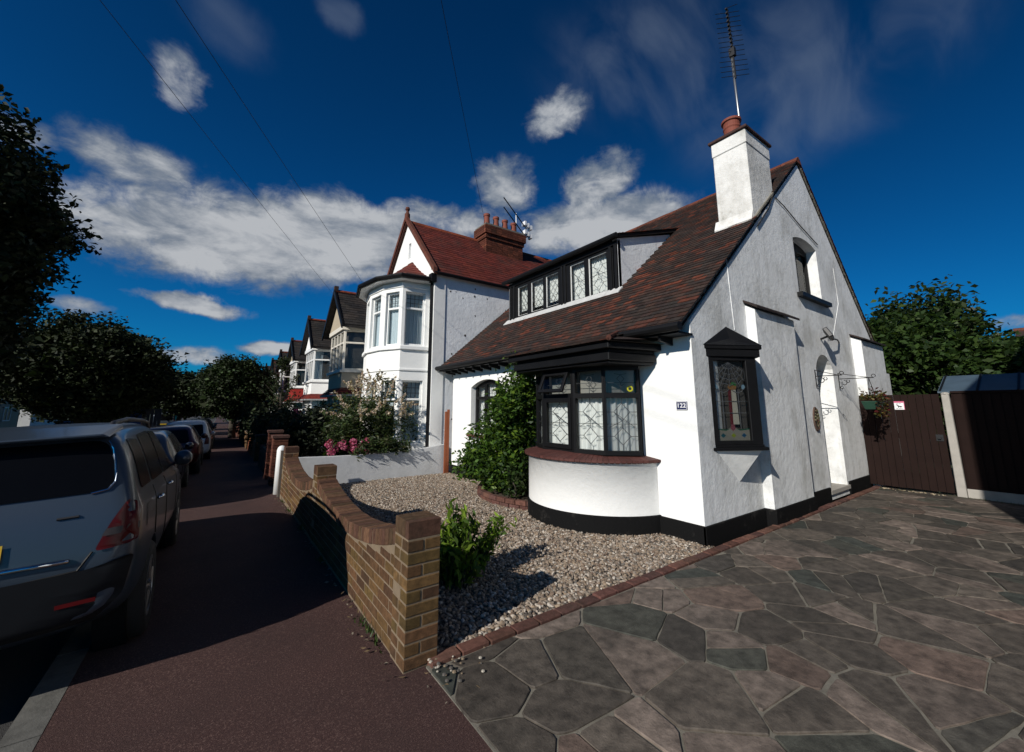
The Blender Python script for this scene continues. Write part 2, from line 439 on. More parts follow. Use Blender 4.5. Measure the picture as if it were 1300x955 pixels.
cam = bpy.data.cameras.new('camera'); co = bpy.data.objects.new('camera', cam); COL.objects.link(co)
co.location = (0, 0, 1.6); co.rotation_euler = (R(90 + 9.46), 0, R(-35.6))
cam.sensor_width = 36; cam.lens = 36 * 510 / 1300; cam.shift_y = -45 / 1300; cam.clip_start = .05; cam.clip_end = 2000
SC.camera = co
SC.view_settings.view_transform = 'Standard'; SC.view_settings.look = 'None'; SC.view_settings.exposure = 0; SC.view_settings.gamma = 1
SC.cycles.max_bounces = 8; SC.cycles.transparent_max_bounces = 12; SC.cycles.diffuse_bounces = 3; SC.cycles.glossy_bounces = 4
SC.cycles.use_denoising = True
SC.cycles.sample_clamp_indirect = 8
# ------------------------------------------------------------------ setting: ground, road, pavement, driveway, gravel
def S(y): return -.01 * max(0, min(y, 120) - 2)      # the street falls gently away
def sheet(name, x0, x1, y0, y1, dz, mat, kind='structure', parent=None):
    ys = [y0] + [y for y in (-60, 2, 20, 60, 120) if y0 < y < y1] + [y1]
    m = MB()
    for a, b in zip(ys[:-1], ys[1:]):
        m.quad((x0, a, S(a) + dz), (x1, a, S(a) + dz), (x1, b, S(b) + dz), (x0, b, S(b) + dz))
    o = m.build(name, mat, parent); tag(o, kind=kind); return o
sheet('ground', -500, 500, -400, 900, -.17, M['hill'])
m, t, p = new_mat('road_asphalt'); o = t.obj()
setp(t, p, t.mix(t.noise(1.2, 6, o), (.030, .030, .031), t.mix(t.noise(160, 2, o), (.03, .03, .03), (.075, .072, .07))), .9, t.bump(t.noise(180, 3, o), .8, .008), spec=.3); M['road'] = m
m, t, p = new_mat('pavement_asphalt'); o = t.obj()
sp = t.ramp(t.noise(95, 3, o, .85), [(.40, (.044, .021, .019)), (.55, (.066, .032, .028)), (.68, (.19, .12, .10))])
setp(t, p, t.mix(t.ramp(t.noise(1.6, 6, o), [(.35, 0), (.7, .6)]), sp, (.040, .022, .020)), .88, t.bump(t.noise(170, 3, o, .8), .9, .007), spec=.3); M['pavement'] = m
sheet('road', -8.2, -.72, -60, 260, -.12, M['road'])
sheet('pavement', -.57, 1.2, -60, 260, 0, M['pavement'])
sheet('far_pavement', -10.4, -8.35, -60, 260, 0, M['pavement'])
for nm, xa, xb in (('kerb', -.72, -.57), ('far_kerb', -8.35, -8.2)):
    k = MB()
    y = -40.0
    rnd = random.Random(3)
    while y < 140:
        g = rnd.uniform(.8, 1.1)
        c = rnd.uniform(.85, 1.1)
        k.hexa([(xa, y, S(y) - .17), (xb, y, S(y) - .17), (xb, y + .91, S(y + .91) - .17), (xa, y + .91, S(y + .91) - .17),
                (xa, y, S(y) + .002), (xb, y, S(y) + .002), (xb, y + .91, S(y + .91) + .002), (xa, y + .91, S(y + .91) + .002)], (.10 * c, .098 * c, .09 * c))
        y += .92
    tag(k.build(nm, m_attr(nm + '_stone', .9, .3, 12, .5, 60)), kind='structure')
sheet('garden_soil', 1.3, 4.6, 9.75, 95, .01, M['soil'])
sheet('far_gardens', -14, -10.4, -60, 200, .0, M['soil'])

# crazy paving: every stone a polygon of its own inside one mesh
def clip(poly, a, b, c):          # keep a*x + b*y <= c
    out = []
    for k in range(len(poly)):
        p, q = poly[k], poly[(k + 1) % len(poly)]
        dp, dq = a * p[0] + b * p[1] - c, a * q[0] + b * q[1] - c
        if dp <= 0: out.append(p)
        if (dp < 0 < dq) or (dq < 0 < dp):
            s_ = dp / (dp - dq); out.append((p[0] + (q[0] - p[0]) * s_, p[1] + (q[1] - p[1]) * s_))
    return out
def inset(poly, ds):
    res = list(poly); n = len(poly)
    for k in range(n):
        p, q = poly[k], poly[(k + 1) % n]
        ex, ey = q[0] - p[0], q[1] - p[1]; L = math.hypot(ex, ey)
        if L < 1e-6: continue
        nx, ny = ey / L, -ex / L            # outward for counter-clockwise
        res = clip(res, nx, ny, nx * p[0] + ny * p[1] - ds[k % len(ds)])
        if len(res) < 3: return []
    return res
def parea(l): return .5 * sum(l[k][0] * l[(k + 1) % len(l)][1] - l[(k + 1) % len(l)][0] * l[k][1] for k in range(len(l)))
rnd = random.Random(11)
DX0, DX1, DY0, DY1 = 1.2, 11.2, -1.05, 2.545
seeds = []
ix = 0
x = DX0 - .3
while x < DX1 + .3:
    y = DY0 - .3 + (ix % 2) * .2
    while y < DY1 + .3:
        if rnd.random() > .16: seeds.append((x + rnd.uniform(-.24, .24), y + rnd.uniform(-.20, .20)))
        y += .38
    x += .43; ix += 1
stones = []
for i, (sx, sy) in enumerate(seeds):
    pl = [(DX0, DY0), (DX1, DY0), (DX1, DY1), (DX0, DY1)]
    for j, (ox, oy) in enumerate(seeds):
        if i == j or abs(ox - sx) > 2.4 or abs(oy - sy) > 2.4: continue
        a, b = ox - sx, oy - sy
        pl = clip(pl, a, b, (ox * ox + oy * oy - sx * sx - sy * sy) / 2)
        if len(pl) < 3: break
    if len(pl) < 3 or parea(pl) < .01: continue
    cells = [pl]
    if parea(pl) > .15 and rnd.random() < .5:       # big cells are split by a straight crack, as broken slabs are
        th = rnd.uniform(0, PI); cx = sum(p_[0] for p_ in pl) / len(pl) + rnd.uniform(-.08, .08); cy = sum(p_[1] for p_ in pl) / len(pl) + rnd.uniform(-.08, .08)
        a, b = math.cos(th), math.sin(th); c = a * cx + b * cy
        cells = [clip(pl, a, b, c), clip(pl, -a, -b, -c)]
    stones += [c_ for c_ in cells if len(c_) > 2 and parea(c_) > .006]
PAVE = [(.096, .082, .070)] * 3 + [(.074, .064, .055)] * 5 + [(.130, .106, .092)] * 3 + [(.150, .122, .106)] * 2 + [(.052, .054, .046), (.046, .052, .046), (.066, .062, .054), (.110, .094, .080), (.120, .088, .074), (.058, .050, .043), (.055, .049, .042), (.050, .045, .040)]
mb = MB()
for pl in stones:
    ds = [rnd.choice((.003, .004, .006, .008, .014)) for _ in pl]
    a = inset(pl, ds)
    if len(a) < 3 or parea(a) < .003: continue
    # knock the corners off and roughen the edges
    bb = []
    for k in range(len(a)):
        p, q = a[k], a[(k + 1) % len(a)]
        L = math.hypot(q[0] - p[0], q[1] - p[1])
        if L < .05: bb.append(p); continue
        nseg = max(2, int(L / .09))
        for s_ in range(nseg):
            f = (s_ + (.18 if s_ == 0 else 0)) / nseg
            w = .004 if 0 < s_ else 0
            bb.append((p[0] + (q[0] - p[0]) * f + rnd.uniform(-w, w), p[1] + (q[1] - p[1]) * f + rnd.uniform(-w, w)))
        f = 1 - .18 / nseg
        bb.append((p[0] + (q[0] - p[0]) * f, p[1] + (q[1] - p[1]) * f))
    cx = sum(p_[0] for p_ in bb) / len(bb); cy = sum(p_[1] for p_ in bb) / len(bb)
    base = rnd.choice(PAVE); g = rnd.uniform(.92, 1.25); c = (base[0] * g * 1.03, base[1] * g, base[2] * g * .95)
    h = .013 + rnd.uniform(-.003, .004); tx, ty = rnd.uniform(-.006, .006), rnd.uniform(-.006, .006)
    def ht(p_, d=0): return h + (p_[0] - cx) * tx + (p_[1] - cy) * ty - d
    top = [(cx + (p_[0] - cx) * .982, cy + (p_[1] - cy) * .982) for p_ in bb]
    i0 = [mb.vert((*p_, -.01)) for p_ in bb]; i1 = [mb.vert((*p_, ht(p_, .005))) for p_ in bb]; i2 = [mb.vert((*p_, ht(p_))) for p_ in top]
    n = len(bb)
    for k in range(n):
        mb.face((i0[k], i0[(k + 1) % n], i1[(k + 1) % n], i1[k]), c)
        mb.face((i1[k], i1[(k + 1) % n], i2[(k + 1) % n], i2[k]), c)
    mb.face(i2, c)
tag(mb.build('driveway', M['stone']), kind='structure')
mb = MB(); mb.box(DX0, DX1, DY0, 2.6, -.1, .003)
tag(mb.build('driveway_mortar_bed', M['mortar_pale']), kind='structure')

# brick edging along the drive
BR = [(.13, .060, .045), (.115, .052, .042), (.14, .07, .052), (.10, .05, .042)]
mb = MB(); x = 1.22; rnd = random.Random(5)
while x < 10.9:
    g = rnd.uniform(.8, 1.2); c = tuple(v * g for v in rnd.choice(BR)); dz = rnd.uniform(-.004, .006)
    jy = rnd.uniform(-.004, .004)
    mb.box(x, x + .207, 2.555 + jy, 2.655 + jy, -.05, .026 + dz, c)
    x += .218
tag(mb.build('driveway_edging', M['brick'], bevel=.006), kind='structure')

# gravel: one bed, pebbles scattered over it
m, t, p = new_mat('pebble')
oi = t.n.new('ShaderNodeObjectInfo')
pc = t.ramp(oi.outputs['Random'], [(0, (.54, .47, .39)), (.12, (.17, .115, .08)), (.26, (.36, .27, .185)), (.38, (.055, .048, .043)), (.52, (.33, .265, .20)), (.64, (.13, .075, .05)), (.78, (.60, .54, .46)), (.89, (.035, .033, .032)), (1, (.26, .19, .13))])
setp(t, p, t.mix(t.noise(60, 3, t.obj()), pc, t.mix(.5, pc, (.12, .1, .08))), .75, spec=.3); M['pebble'] = m
m, t, p = new_mat('gravel_ground'); o = t.obj()
vo = t.n.new('ShaderNodeTexVoronoi'); vo.inputs['Scale'].default_value = 60; t.l.new(o, vo.inputs['Vector'])
setp(t, p, t.ramp(vo.outputs['Color'], [(0.2, (.03, .025, .02)), (.5, (.08, .065, .05)), (.8, (.14, .12, .10))]), .9, t.bump(vo.outputs['Distance'], 1, .01)); M['gravel'] = m
mb = MB()
pl = [(1.24, 2.66), (4.80, 2.66), (4.80, 9.30), (1.24, 9.30)]
mb.poly([(*q_, .008) for q_ in pl])
gravel = mb.build('gravel', M['gravel']); tag(gravel, kind='stuff')
gg = bpy.data.node_groups.new('pebbles', 'GeometryNodeTree')
gg.interface.new_socket('Geometry', in_out='INPUT', socket_type='NodeSocketGeometry'); gg.interface.new_socket('Geometry', in_out='OUTPUT', socket_type='NodeSocketGeometry')
N = gg.nodes; L = gg.links
gi = N.new('NodeGroupInput'); go = N.new('NodeGroupOutput')
dp = N.new('GeometryNodeDistributePointsOnFaces'); dp.inputs['Density'].default_value = 1900
ico = N.new('GeometryNodeMeshIcoSphere'); ico.inputs['Radius'].default_value = .0165; ico.inputs['Subdivisions'].default_value = 2
sm = N.new('GeometryNodeSetMaterial'); sm.inputs['Material'].default_value = M['pebble']
io = N.new('GeometryNodeInstanceOnPoints'); jn = N.new('GeometryNodeJoinGeometry')
def rv(a, b, seed):
    r = N.new('FunctionNodeRandomValue'); r.data_type = 'FLOAT_VECTOR'; r.inputs[0].default_value = a; r.inputs[1].default_value = b; r.inputs['Seed'].default_value = seed; return r.outputs[0]
L.new(gi.outputs[0], dp.inputs['Mesh']); L.new(ico.outputs['Mesh'], sm.inputs['Geometry']); L.new(dp.outputs['Points'], io.inputs['Points']); L.new(sm.outputs[0], io.inputs['Instance'])
L.new(rv((-.5, -.5, 0), (.5, .5, 6.28), 1), io.inputs['Rotation']); L.new(rv((.55, .5, .35), (1.55, 1.15, .85), 2), io.inputs['Scale'])
sp_ = N.new('GeometryNodeSetPosition'); L.new(rv((0, 0, -.002), (0, 0, .012), 3), sp_.inputs['Offset']); L.new(io.outputs[0], sp_.inputs['Geometry'])
L.new(sp_.outputs[0], jn.inputs[0]); L.new(gi.outputs[0], jn.inputs[0]); L.new(jn.outputs[0], go.inputs[0])
gm = gravel.modifiers.new('pebbles', 'NODES'); gm.node_group = gg
# a few strays on the drive by the pillar
rnd = random.Random(8)
db = MB()
for k in range(150):                                     # grit, twigs and dead leaves gathered at the foot of the wall
    y = rnd.uniform(2.2, 8.6); x = 1.045 - abs(rnd.gauss(0, .07)) if y > 2.6 else rnd.uniform(1.0, 1.5); s_ = rnd.uniform(.006, .018); a = rnd.uniform(0, 6.3)
    c = rnd.choice(((.11, .075, .04), (.16, .11, .06), (.07, .05, .035), (.20, .17, .13))); 
    db.poly([(x + s_ * f * math.cos(a + j * 1.57), y + s_ * g * math.sin(a + j * 1.57), .006 + rnd.uniform(0, .012)) for j, f, g in ((0, 1.6, 1.6), (1, .6, .7), (2, 1.4, 1.4), (3, .7, .6))], c)
for k in range(34):
    x, y = 1.22 + abs(rnd.gauss(0, .12)), 2.50 + rnd.gauss(0, .07); s_ = rnd.uniform(.006, .014); db.lathe([(.0005, 0), (s_, s_ * .4), (s_ * .8, s_ * .9), (.0005, s_ * 1.1)], (x, y, .02), 6, col=rnd.choice(((.4, .36, .3), (.2, .15, .1), (.1, .09, .08))))
wd = MB()
for k in range(420):                                     # weeds and moss where nobody sweeps
    if k < 150: x, y, h = 1.04 - abs(rnd.gauss(0, .025)), rnd.choice((3.1, 3.3, 4.9, 6.3, 7.4, 8.2)) + rnd.gauss(0, .09), rnd.uniform(.02, .07)
    elif k < 330: x, y, h = 10.93 - abs(rnd.gauss(0, .04)), rnd.uniform(-.6, 2.6), rnd.uniform(.02, .06)
    else: x, y, h = rnd.uniform(1.4, 4.5), rnd.uniform(6.5, 9.2), rnd.uniform(.03, .08)
    a = rnd.uniform(0, 6.3); dx, dy = .006 * math.cos(a), .006 * math.sin(a); l = rnd.uniform(-.03, .03); g = rnd.uniform(.7, 1.3)
    wd.poly([(x - dx, y - dy, 0), (x + dx, y + dy, 0), (x + l, y + l * .5, h)], (.04 * g, .07 * g, .015 * g))
tag(wd.build('weeds', M['leaf']), kind='stuff')
for k in range(60):
    x, y = 10.9 - abs(rnd.gauss(0, .05)), rnd.uniform(1.6, 2.65); s_ = rnd.uniform(.008, .02); db.lathe([(.0005, 0), (s_, s_ * .4), (s_ * .8, s_ * .9), (.0005, s_ * 1.1)], (x, y, .012), 6, col=rnd.choice(((.3, .25, .18), (.2, .15, .1), (.36, .3, .2))))
tag(db.build('debris', m_attr('debris_mat', .9, .3, 30, .2)), kind='stuff')
# ------------------------------------------------------------------ building helpers
TILE_DARK = [(.040, .022, .017), (.034, .020, .017), (.050, .026, .019), (.030, .021, .019), (.060, .026, .018), (.045, .030, .024), (.026, .020, .018), (.085, .027, .017), (.115, .033, .018), (.038, .026, .022), (.032, .020, .017), (.048, .026, .020)]
TILE_RED = [(.120, .021, .014), (.108, .020, .014), (.130, .025, .015), (.098, .019, .013), (.112, .024, .018)]
TILE_BLACK = [(.024, .021, .020), (.030, .026, .024), (.020, .018, .018), (.036, .029, .025)]
def tiles(mb, O, u, s, Lu, Ls, pal, rng, keep=None, gw=.165, gauge=.10, lift=.022, lo=None):
    O = Vector(O); u = Vector(u).normalized(); s = Vector(s).normalized(); n = u.cross(s).normalized()
    rows = int(Ls / gauge) + 1
    for r in range(rows):
        v0 = r * gauge; v1 = min(v0 + gauge * 1.25, Ls)
        if v1 - v0 < .02: continue
        x = -(r % 2) * gw / 2
        while x < Lu:
            a, b = max(x + .002, 0), min(x + gw - .002, Lu); x += gw
            if b - a < .02: continue
            mid = (a + b) / 2
            if keep and not keep(mid, v0): continue
            g = rng.uniform(.75, 1.25); c = tuple(q * g for q in rng.choice(pal))
            d = rng.uniform(-.004, .004); tl = rng.uniform(-.003, .003)
            P = lambda uu, vv, h: O + u * uu + s * vv + n * h
            A, B, C, D = P(a, v0 + d, lift + tl), P(b, v0 + d, lift - tl), P(b, v1, .006), P(a, v1, .006)
            E, F = P(a, v0 + d, lift - .016), P(b, v0 + d, lift - .016)
            i = [mb.vert(q) for q in (A, B, C, D, E, F)]
            mb.face((i[0], i[1], i[2], i[3]), c); mb.face((i[4], i[5], i[1], i[0]), tuple(q * .8 for q in c))
            mb.face((i[4], i[0], i[3]), c); mb.face((i[1], i[5], i[2]), c)

def lead_lines(mb, u0, u1, v0, v1, kind, w=.007):
    W_, H_ = u1 - u0, v1 - v0; cx = (u0 + u1) / 2
    L_ = lambda pts: [mb.bar(pts[k], pts[k + 1], w, .005) for k in range(len(pts) - 1)]
    U = lambda f: u0 + f * W_
    V = lambda f: v0 + f * H_
    if kind == 'diamond':
        for c_, hh in ((.73, .17), (.27, .16)):
            L_([(cx, V(c_ - hh)), (U(.76), V(c_)), (cx, V(c_ + hh)), (U(.24), V(c_)), (cx, V(c_ - hh))])
            L_([(u0, V(c_)), (U(.24), V(c_))]); L_([(U(.76), V(c_)), (u1, V(c_))])
        L_([(cx, V(.43)), (cx, V(.56))]); L_([(cx, V(.9)), (cx, v1)]); L_([(cx, v0), (cx, V(.11))])
        L_([(u0, V(.5)), (u1, V(.5))])
        L_([(U(.24), V(.73)), (U(.9), V(.44))]); L_([(U(.1), V(.44)), (cx, V(.56))])
    elif kind == 'flower':
        L_([(u0, V(.45)), (u1, V(.45))]); L_([(cx, v0), (cx, V(.45))])
        L_([(cx, V(.45)), (U(.62), V(.62)), (cx, V(.8)), (U(.38), V(.62)), (cx, V(.45))])
        L_([(cx, V(.8)), (U(.7), V(.85))]); L_([(cx, V(.8)), (U(.3), V(.85))]); L_([(cx, V(.28)), (U(.38), V(.4))]); L_([(cx, V(.28)), (U(.62), V(.4))])
    elif kind == 'lattice':
        k = 3
        for a in range(-k, k + 3):
            for sgn in (1, -1):
                p0 = a / k * W_; pts = []
                for f in (0., 1.):
                    uu = p0 + sgn * f * W_ * 1.4 if sgn == 1 else W_ - p0 - f * W_ * 1.4
                    pts.append([uu, f * H_])
                (xa, ya), (xb, yb) = pts
                ts = [0., 1.]
                lo_, hi_ = 0., 1.
                for bound, sg in ((0, 1), (W_, -1)):
                    da, db = (xa - bound) * sg, (xb - bound) * sg
                    if da < 0 and db < 0: lo_ = 2
                    elif da < 0: lo_ = max(lo_, da / (da - db))
                    elif db < 0: hi_ = min(hi_, da / (da - db))
                if lo_ < hi_:
                    mb.bar((u0 + xa + (xb - xa) * lo_, v0 + ya + (yb - ya) * lo_), (u0 + xa + (xb - xa) * hi_, v0 + ya + (yb - ya) * hi_), w, .005)
        L_([(u0, V(.33)), (u1, V(.33))])
    elif kind == 'grid':
        for f in (.25, .5, .75): L_([(U(f), v0), (U(f), v1)])
        for f in (.33, .66): L_([(u0, V(f)), (u1, V(f))])

def rect(u0, u1, v0, v1): return [(u0, v0), (u1, v0), (u1, v1), (u0, v1)]
def arch(u0, u1, v0, v1, rise, n=10):
    c = (u0 + u1) / 2; w = (u1 - u0) / 2
    Rr = (w * w + rise * rise) / (2 * rise); a0 = math.asin(min(1, w / Rr))
    return [(u0, v0), (u1, v0)] + [(c + Rr * math.sin(a0 * (1 - 2 * k / n)), v1 - Rr + Rr * math.cos(a0 * (1 - 2 * k / n))) for k in range(n + 1)]

def window(parent, Mx, W_, H_, lights, fm, depth=.07, front=0., outer=None, curtain='curtain', c_back=.07, name='window', glass='glass', folds=.020, period=.085, inner=None, cur_v=None, label=None, lead_w=.007, cur_u=None):
    """one window part: frame mesh with its openings; sub-parts pane, leading, curtain"""
    f = MB(); f.M = Mx
    f.plate(outer or rect(0, W_, 0, H_), [l[5] if len(l) > 5 else rect(*l[:4]) for l in lights], front, front - depth)
    fo = f.build(name, fm, parent, bevel=.004, label=label)
    g = MB(); g.M = Mx; ld = MB(); ld.M = Mx @ Matrix.Translation((0, 0, front - depth * .55)); inn = MB(); inn.M = Mx
    for l in lights:
        u0, u1, v0, v1, kind = l[:5]
        g.quad((u0 - .01, v0 - .01, front - depth * .6), (u1 + .01, v0 - .01, front - depth * .6), (u1 + .01, v1 + .01, front - depth * .6), (u0 - .01, v1 + .01, front - depth * .6))
        if kind: lead_lines(ld, u0, u1, v0, v1, kind, lead_w)
        if inner:
            t_ = .013; n0, n1 = front - depth * .3, front - depth * .58
            inn.plate(rect(u0 + .002, u1 - .002, v0 + .002, v1 - .002), [rect(u0 + t_, u1 - t_, v0 + t_, v1 - t_)], n0, n1)
    g.build('pane', M[glass], fo)
    if ld.f: ld.build('leading', M['lead'], fo)
    if inn.f: inn.build('casement', M[inner], fo)
    if curtain:
        c = MB(); c.M = Mx; rng = random.Random(int(W_ * 1000) + int(H_ * 777))
        ca, cb = cur_u or (.01, W_ - .01)
        v0, v1 = cur_v or (.02, H_ - .02); nn = max(8, int((cb - ca) / .012)); ph = rng.uniform(0, 6)
        rows = 6; prev = None
        for r in range(rows + 1):
            row = []
            for k in range(nn + 1):
                uu = ca + (cb - ca) * k / nn
                amp = folds * (1 - .35 * r / rows)
                z = amp * math.sin(uu / period * 2 * PI + ph + .6 * math.sin(uu * 9)) + amp * .5 * math.sin(uu / period * 3.3 + 1)
                row.append(c.vert((uu, v0 + (v1 - v0) * r / rows, front - depth - c_back + z)))
            if prev:
                for k in range(nn): c.face((prev[k], prev[k + 1], row[k + 1], row[k]))
            prev = row
        c.build('curtain', M[curtain], fo, smooth=True)
    return fo

# ------------------------------------------------------------------ the white corner house
XF, YG, XR, YL = 4.75, 2.75, 13.4, 9.2
house = thing('chalet_house', 'white rendered chalet house numbered 122 with steep dark tiled roof and long black dormer', 'house', (9.0, 6.0, 0))
MG = frame((0, YG, 0), (1, 0, 0))                    # gable: u = x
MF = frame((XF, 0, 0), (0, -1, 0))                   # street front: u = -y
# gable wall
g_out = [(XF, 0), (13.4, 0), (13.4, 2.0), (13.28, 2.45), (12.86, 3.03), (9.2, 6.57), (XF, 2.70)]
win_hole = arch(8.50, 9.66, 3.69, 4.88, .10); door_hole = arch(8.88, 9.74, .16, 2.60, .26)
wall = MB(); wall.M = MG
wall.plate(g_out, [win_hole, door_hole], 0, -.25)
wall.M = ID
# buttress like chimney breast and second pier
def breast(x0, x1, p_, z1, lo=0.):
    wall.hexa([(x0, YG - p_, lo), (x1, YG - p_, lo), (x1, YG + .02, lo), (x0, YG + .02, lo), (x0, YG - p_, z1 - .10), (x1, YG - p_, z1 - .10), (x1, YG + .02, z1), (x0, YG + .02, z1)])
breast(6.30, 7.70, .13, 3.14); breast(11.15, 12.78, .17, 3.14); wall.box(12.98, 13.38, YG - .10, YG + .02, 0, 2.42)
wo = wall.build('gable_wall', M['white_gable'], house)
# street front
wall = MB(); wall.M = MF
fw_hole = arch(-8.28, -6.94, 1.04, 2.22, .16); bay_hole = rect(-5.50, -3.55, .95, 2.16)
wall.plate(rect(-YL, -3.0, 0, 2.72), [fw_hole, bay_hole], 0, -.25)
wall.build('front_wall', M['white_front'], house)
corner = MB(); corner.M = MF; corner.plate(rect(-3.0, -2.752, 0, 2.70), [], .002, -.02); corner.build('front_wall', M['white_front'], house)
# far side and back walls close the shell
w = MB(); w.box(5.0, 13.15, YL - .25, YL, 0, 2.7); w.box(13.15, 13.39, 3.0, YL, 0, 2.3); w.M = frame((0, YL, 0), (-1, 0, 0)); w.plate([(-13.15, 2.7), (-5.0, 2.7), (-9.2, 6.4)], [], 0, -.2)
w.build('back_wall', M['white_dirty'], house)
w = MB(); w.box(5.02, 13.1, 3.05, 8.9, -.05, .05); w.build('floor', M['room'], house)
# door reveal in the front wall's white, door, gable window
d = MB(); d.M = MG
d.plate(arch(8.882, 9.738, .162, 2.598, .26), [], -.44, -.50); do = d.build('door', M['black'], house)
k = MB(); k.M = MG @ Matrix.Translation((0, 0, -.44)); k.box(9.0, 9.03, 1.0, 1.14, 0, .05); k.build('handle', M['chrome'], do)
rv_ = MB(); rv_.M = MG
rv_.plate(arch(8.86, 9.76, .14, 2.62, .26), [arch(8.884, 9.736, .164, 2.594, .258)], -.251, -.52)
rv_.build('door_reveal', M['white_front'], house)
s_ = MB(); s_.box(8.80, 9.80, YG - .03, YG + .40, .10, .165); s_.build('door_step', M['concrete'], house)
Mw = frame((8.50, YG + .17, 3.69), (1, 0, 0))
wf = window(house, Mw, 1.16, 1.21, [(.06, .52, .06, 1.0, None), (.58, 1.10, .06, 1.0, None)], M['black'], .06, outer=arch(0.002, 1.158, 0, 1.188, .10), curtain='curtain', cur_v=(.05, 1.0), cur_u=(.05, .42), name='window', label='small arched upstairs gable window')
s_ = MB(); s_.box(8.40, 9.90, YG - .09, YG + .16, 3.61, 3.69); s_.build('sill', M['black'], wf)
# sloped tile caps over the two piers
for x0, x1, p_, z1 in ((6.24, 7.80, .13, 3.14), (11.08, 12.86, .17, 3.14)):
    cp = MB(); cp.hexa([(x0, YG - p_ - .06, z1 - .10), (x1, YG - p_ - .06, z1 - .10), (x1, YG, z1 + .02), (x0, YG, z1 + .02), (x0, YG - p_ - .06, z1 - .06), (x1, YG - p_ - .06, z1 - .06), (x1, YG, z1 + .06), (x0, YG, z1 + .06)], (.03, .02, .018))
    cp.build('pier_cap', M['tile'], house, bevel=.006)
# black plinth, front, bay and gable
BXC, BYC, BR_ = 4.996, 4.5, 1.176
def bay_arc(r, n=40, a0=78): return [(BXC - r * math.cos(R(a)), BYC + r * math.sin(R(a))) for a in (-a0 + 2 * a0 * k / n for k in range(n + 1))]
pl = MB()
pl.box(XF - .025, XF + .01, YG - .025, 3.36, -.05, .225); pl.box(XF - .025, XF + .01, 5.64, YL, -.1, .225)
pl.box(XF - .025, 6.275, YG - .026, YG + .01, -.05, .222); pl.box(6.275, 7.725, YG - .155, YG + .01, -.05, .222); pl.box(7.725, 8.80, YG - .026, YG + .01, -.05, .222); pl.box(9.80, 13.4, YG - .026, YG + .01, -.05, .222)
pl.prism(([(4.9, 5.64), ] + bay_arc(BR_ + .022)[::-1] + [(4.9, 3.36)]), -.05, .235)
pl.build('plinth', M['black_matt'], house, bevel=.006)
# ---- bay
b = MB(); ar = bay_arc(BR_)
for z0, z1 in ((.23, .91),):
    ring0 = [b.vert((x, y, z0)) for x, y in ar]; ring1 = [b.vert((x, y, z1)) for x, y in ar]
    for k in range(len(ar) - 1): b.face((ring0[k + 1], ring0[k], ring1[k], ring1[k + 1]))
    b.face(ring1)
bo = b.build('bay', M['white_front'], house)
for pl_ in bo.data.polygons: pl_.use_smooth = len(pl_.vertices) == 4
sl_ = MB(); rng = random.Random(4)
NS = 46
for k in range(NS):
    a0, a1 = -80 + 160 * (k + .03) / NS, -80 + 160 * (k + .97) / NS
    g = rng.uniform(.75, 1.2); c = (.085 * g, .030 * g, .025 * g)
    def P(r, a, z): return (BXC - r * math.cos(R(a)), BYC + r * math.sin(R(a)), z)
    ro = BR_ + .065 + rng.uniform(-.004, .004)
    am = (a0 + a1) / 2
    sl_.hexa([P(ro, a0, .895), P(ro, a1, .895), P(.80, a1, .925), P(.80, a0, .925), P(ro, a0, .925), P(ro, a1, .925), P(.80, a1, .985), P(.80, a0, .985)], c)
    sl_.hexa([P(ro - .03, a0 + .8, .880), P(ro - .03, a1 - .8, .880), P(ro - .06, a1 - .8, .880), P(ro - .06, a0 + .8, .880), P(ro - .005, a0, .896), P(ro - .005, a1, .896), P(ro - .06, a1, .896), P(ro - .06, a0, .896)], c)
sl_.build('sill', M['tile_sill'], bo)
BW = [(4.72, 5.56), (4.32, 5.34), (4.14, 4.95), (4.125, 4.245), (4.24, 3.77), (4.62, 3.47)]
ZB, ZT = .965, 2.17
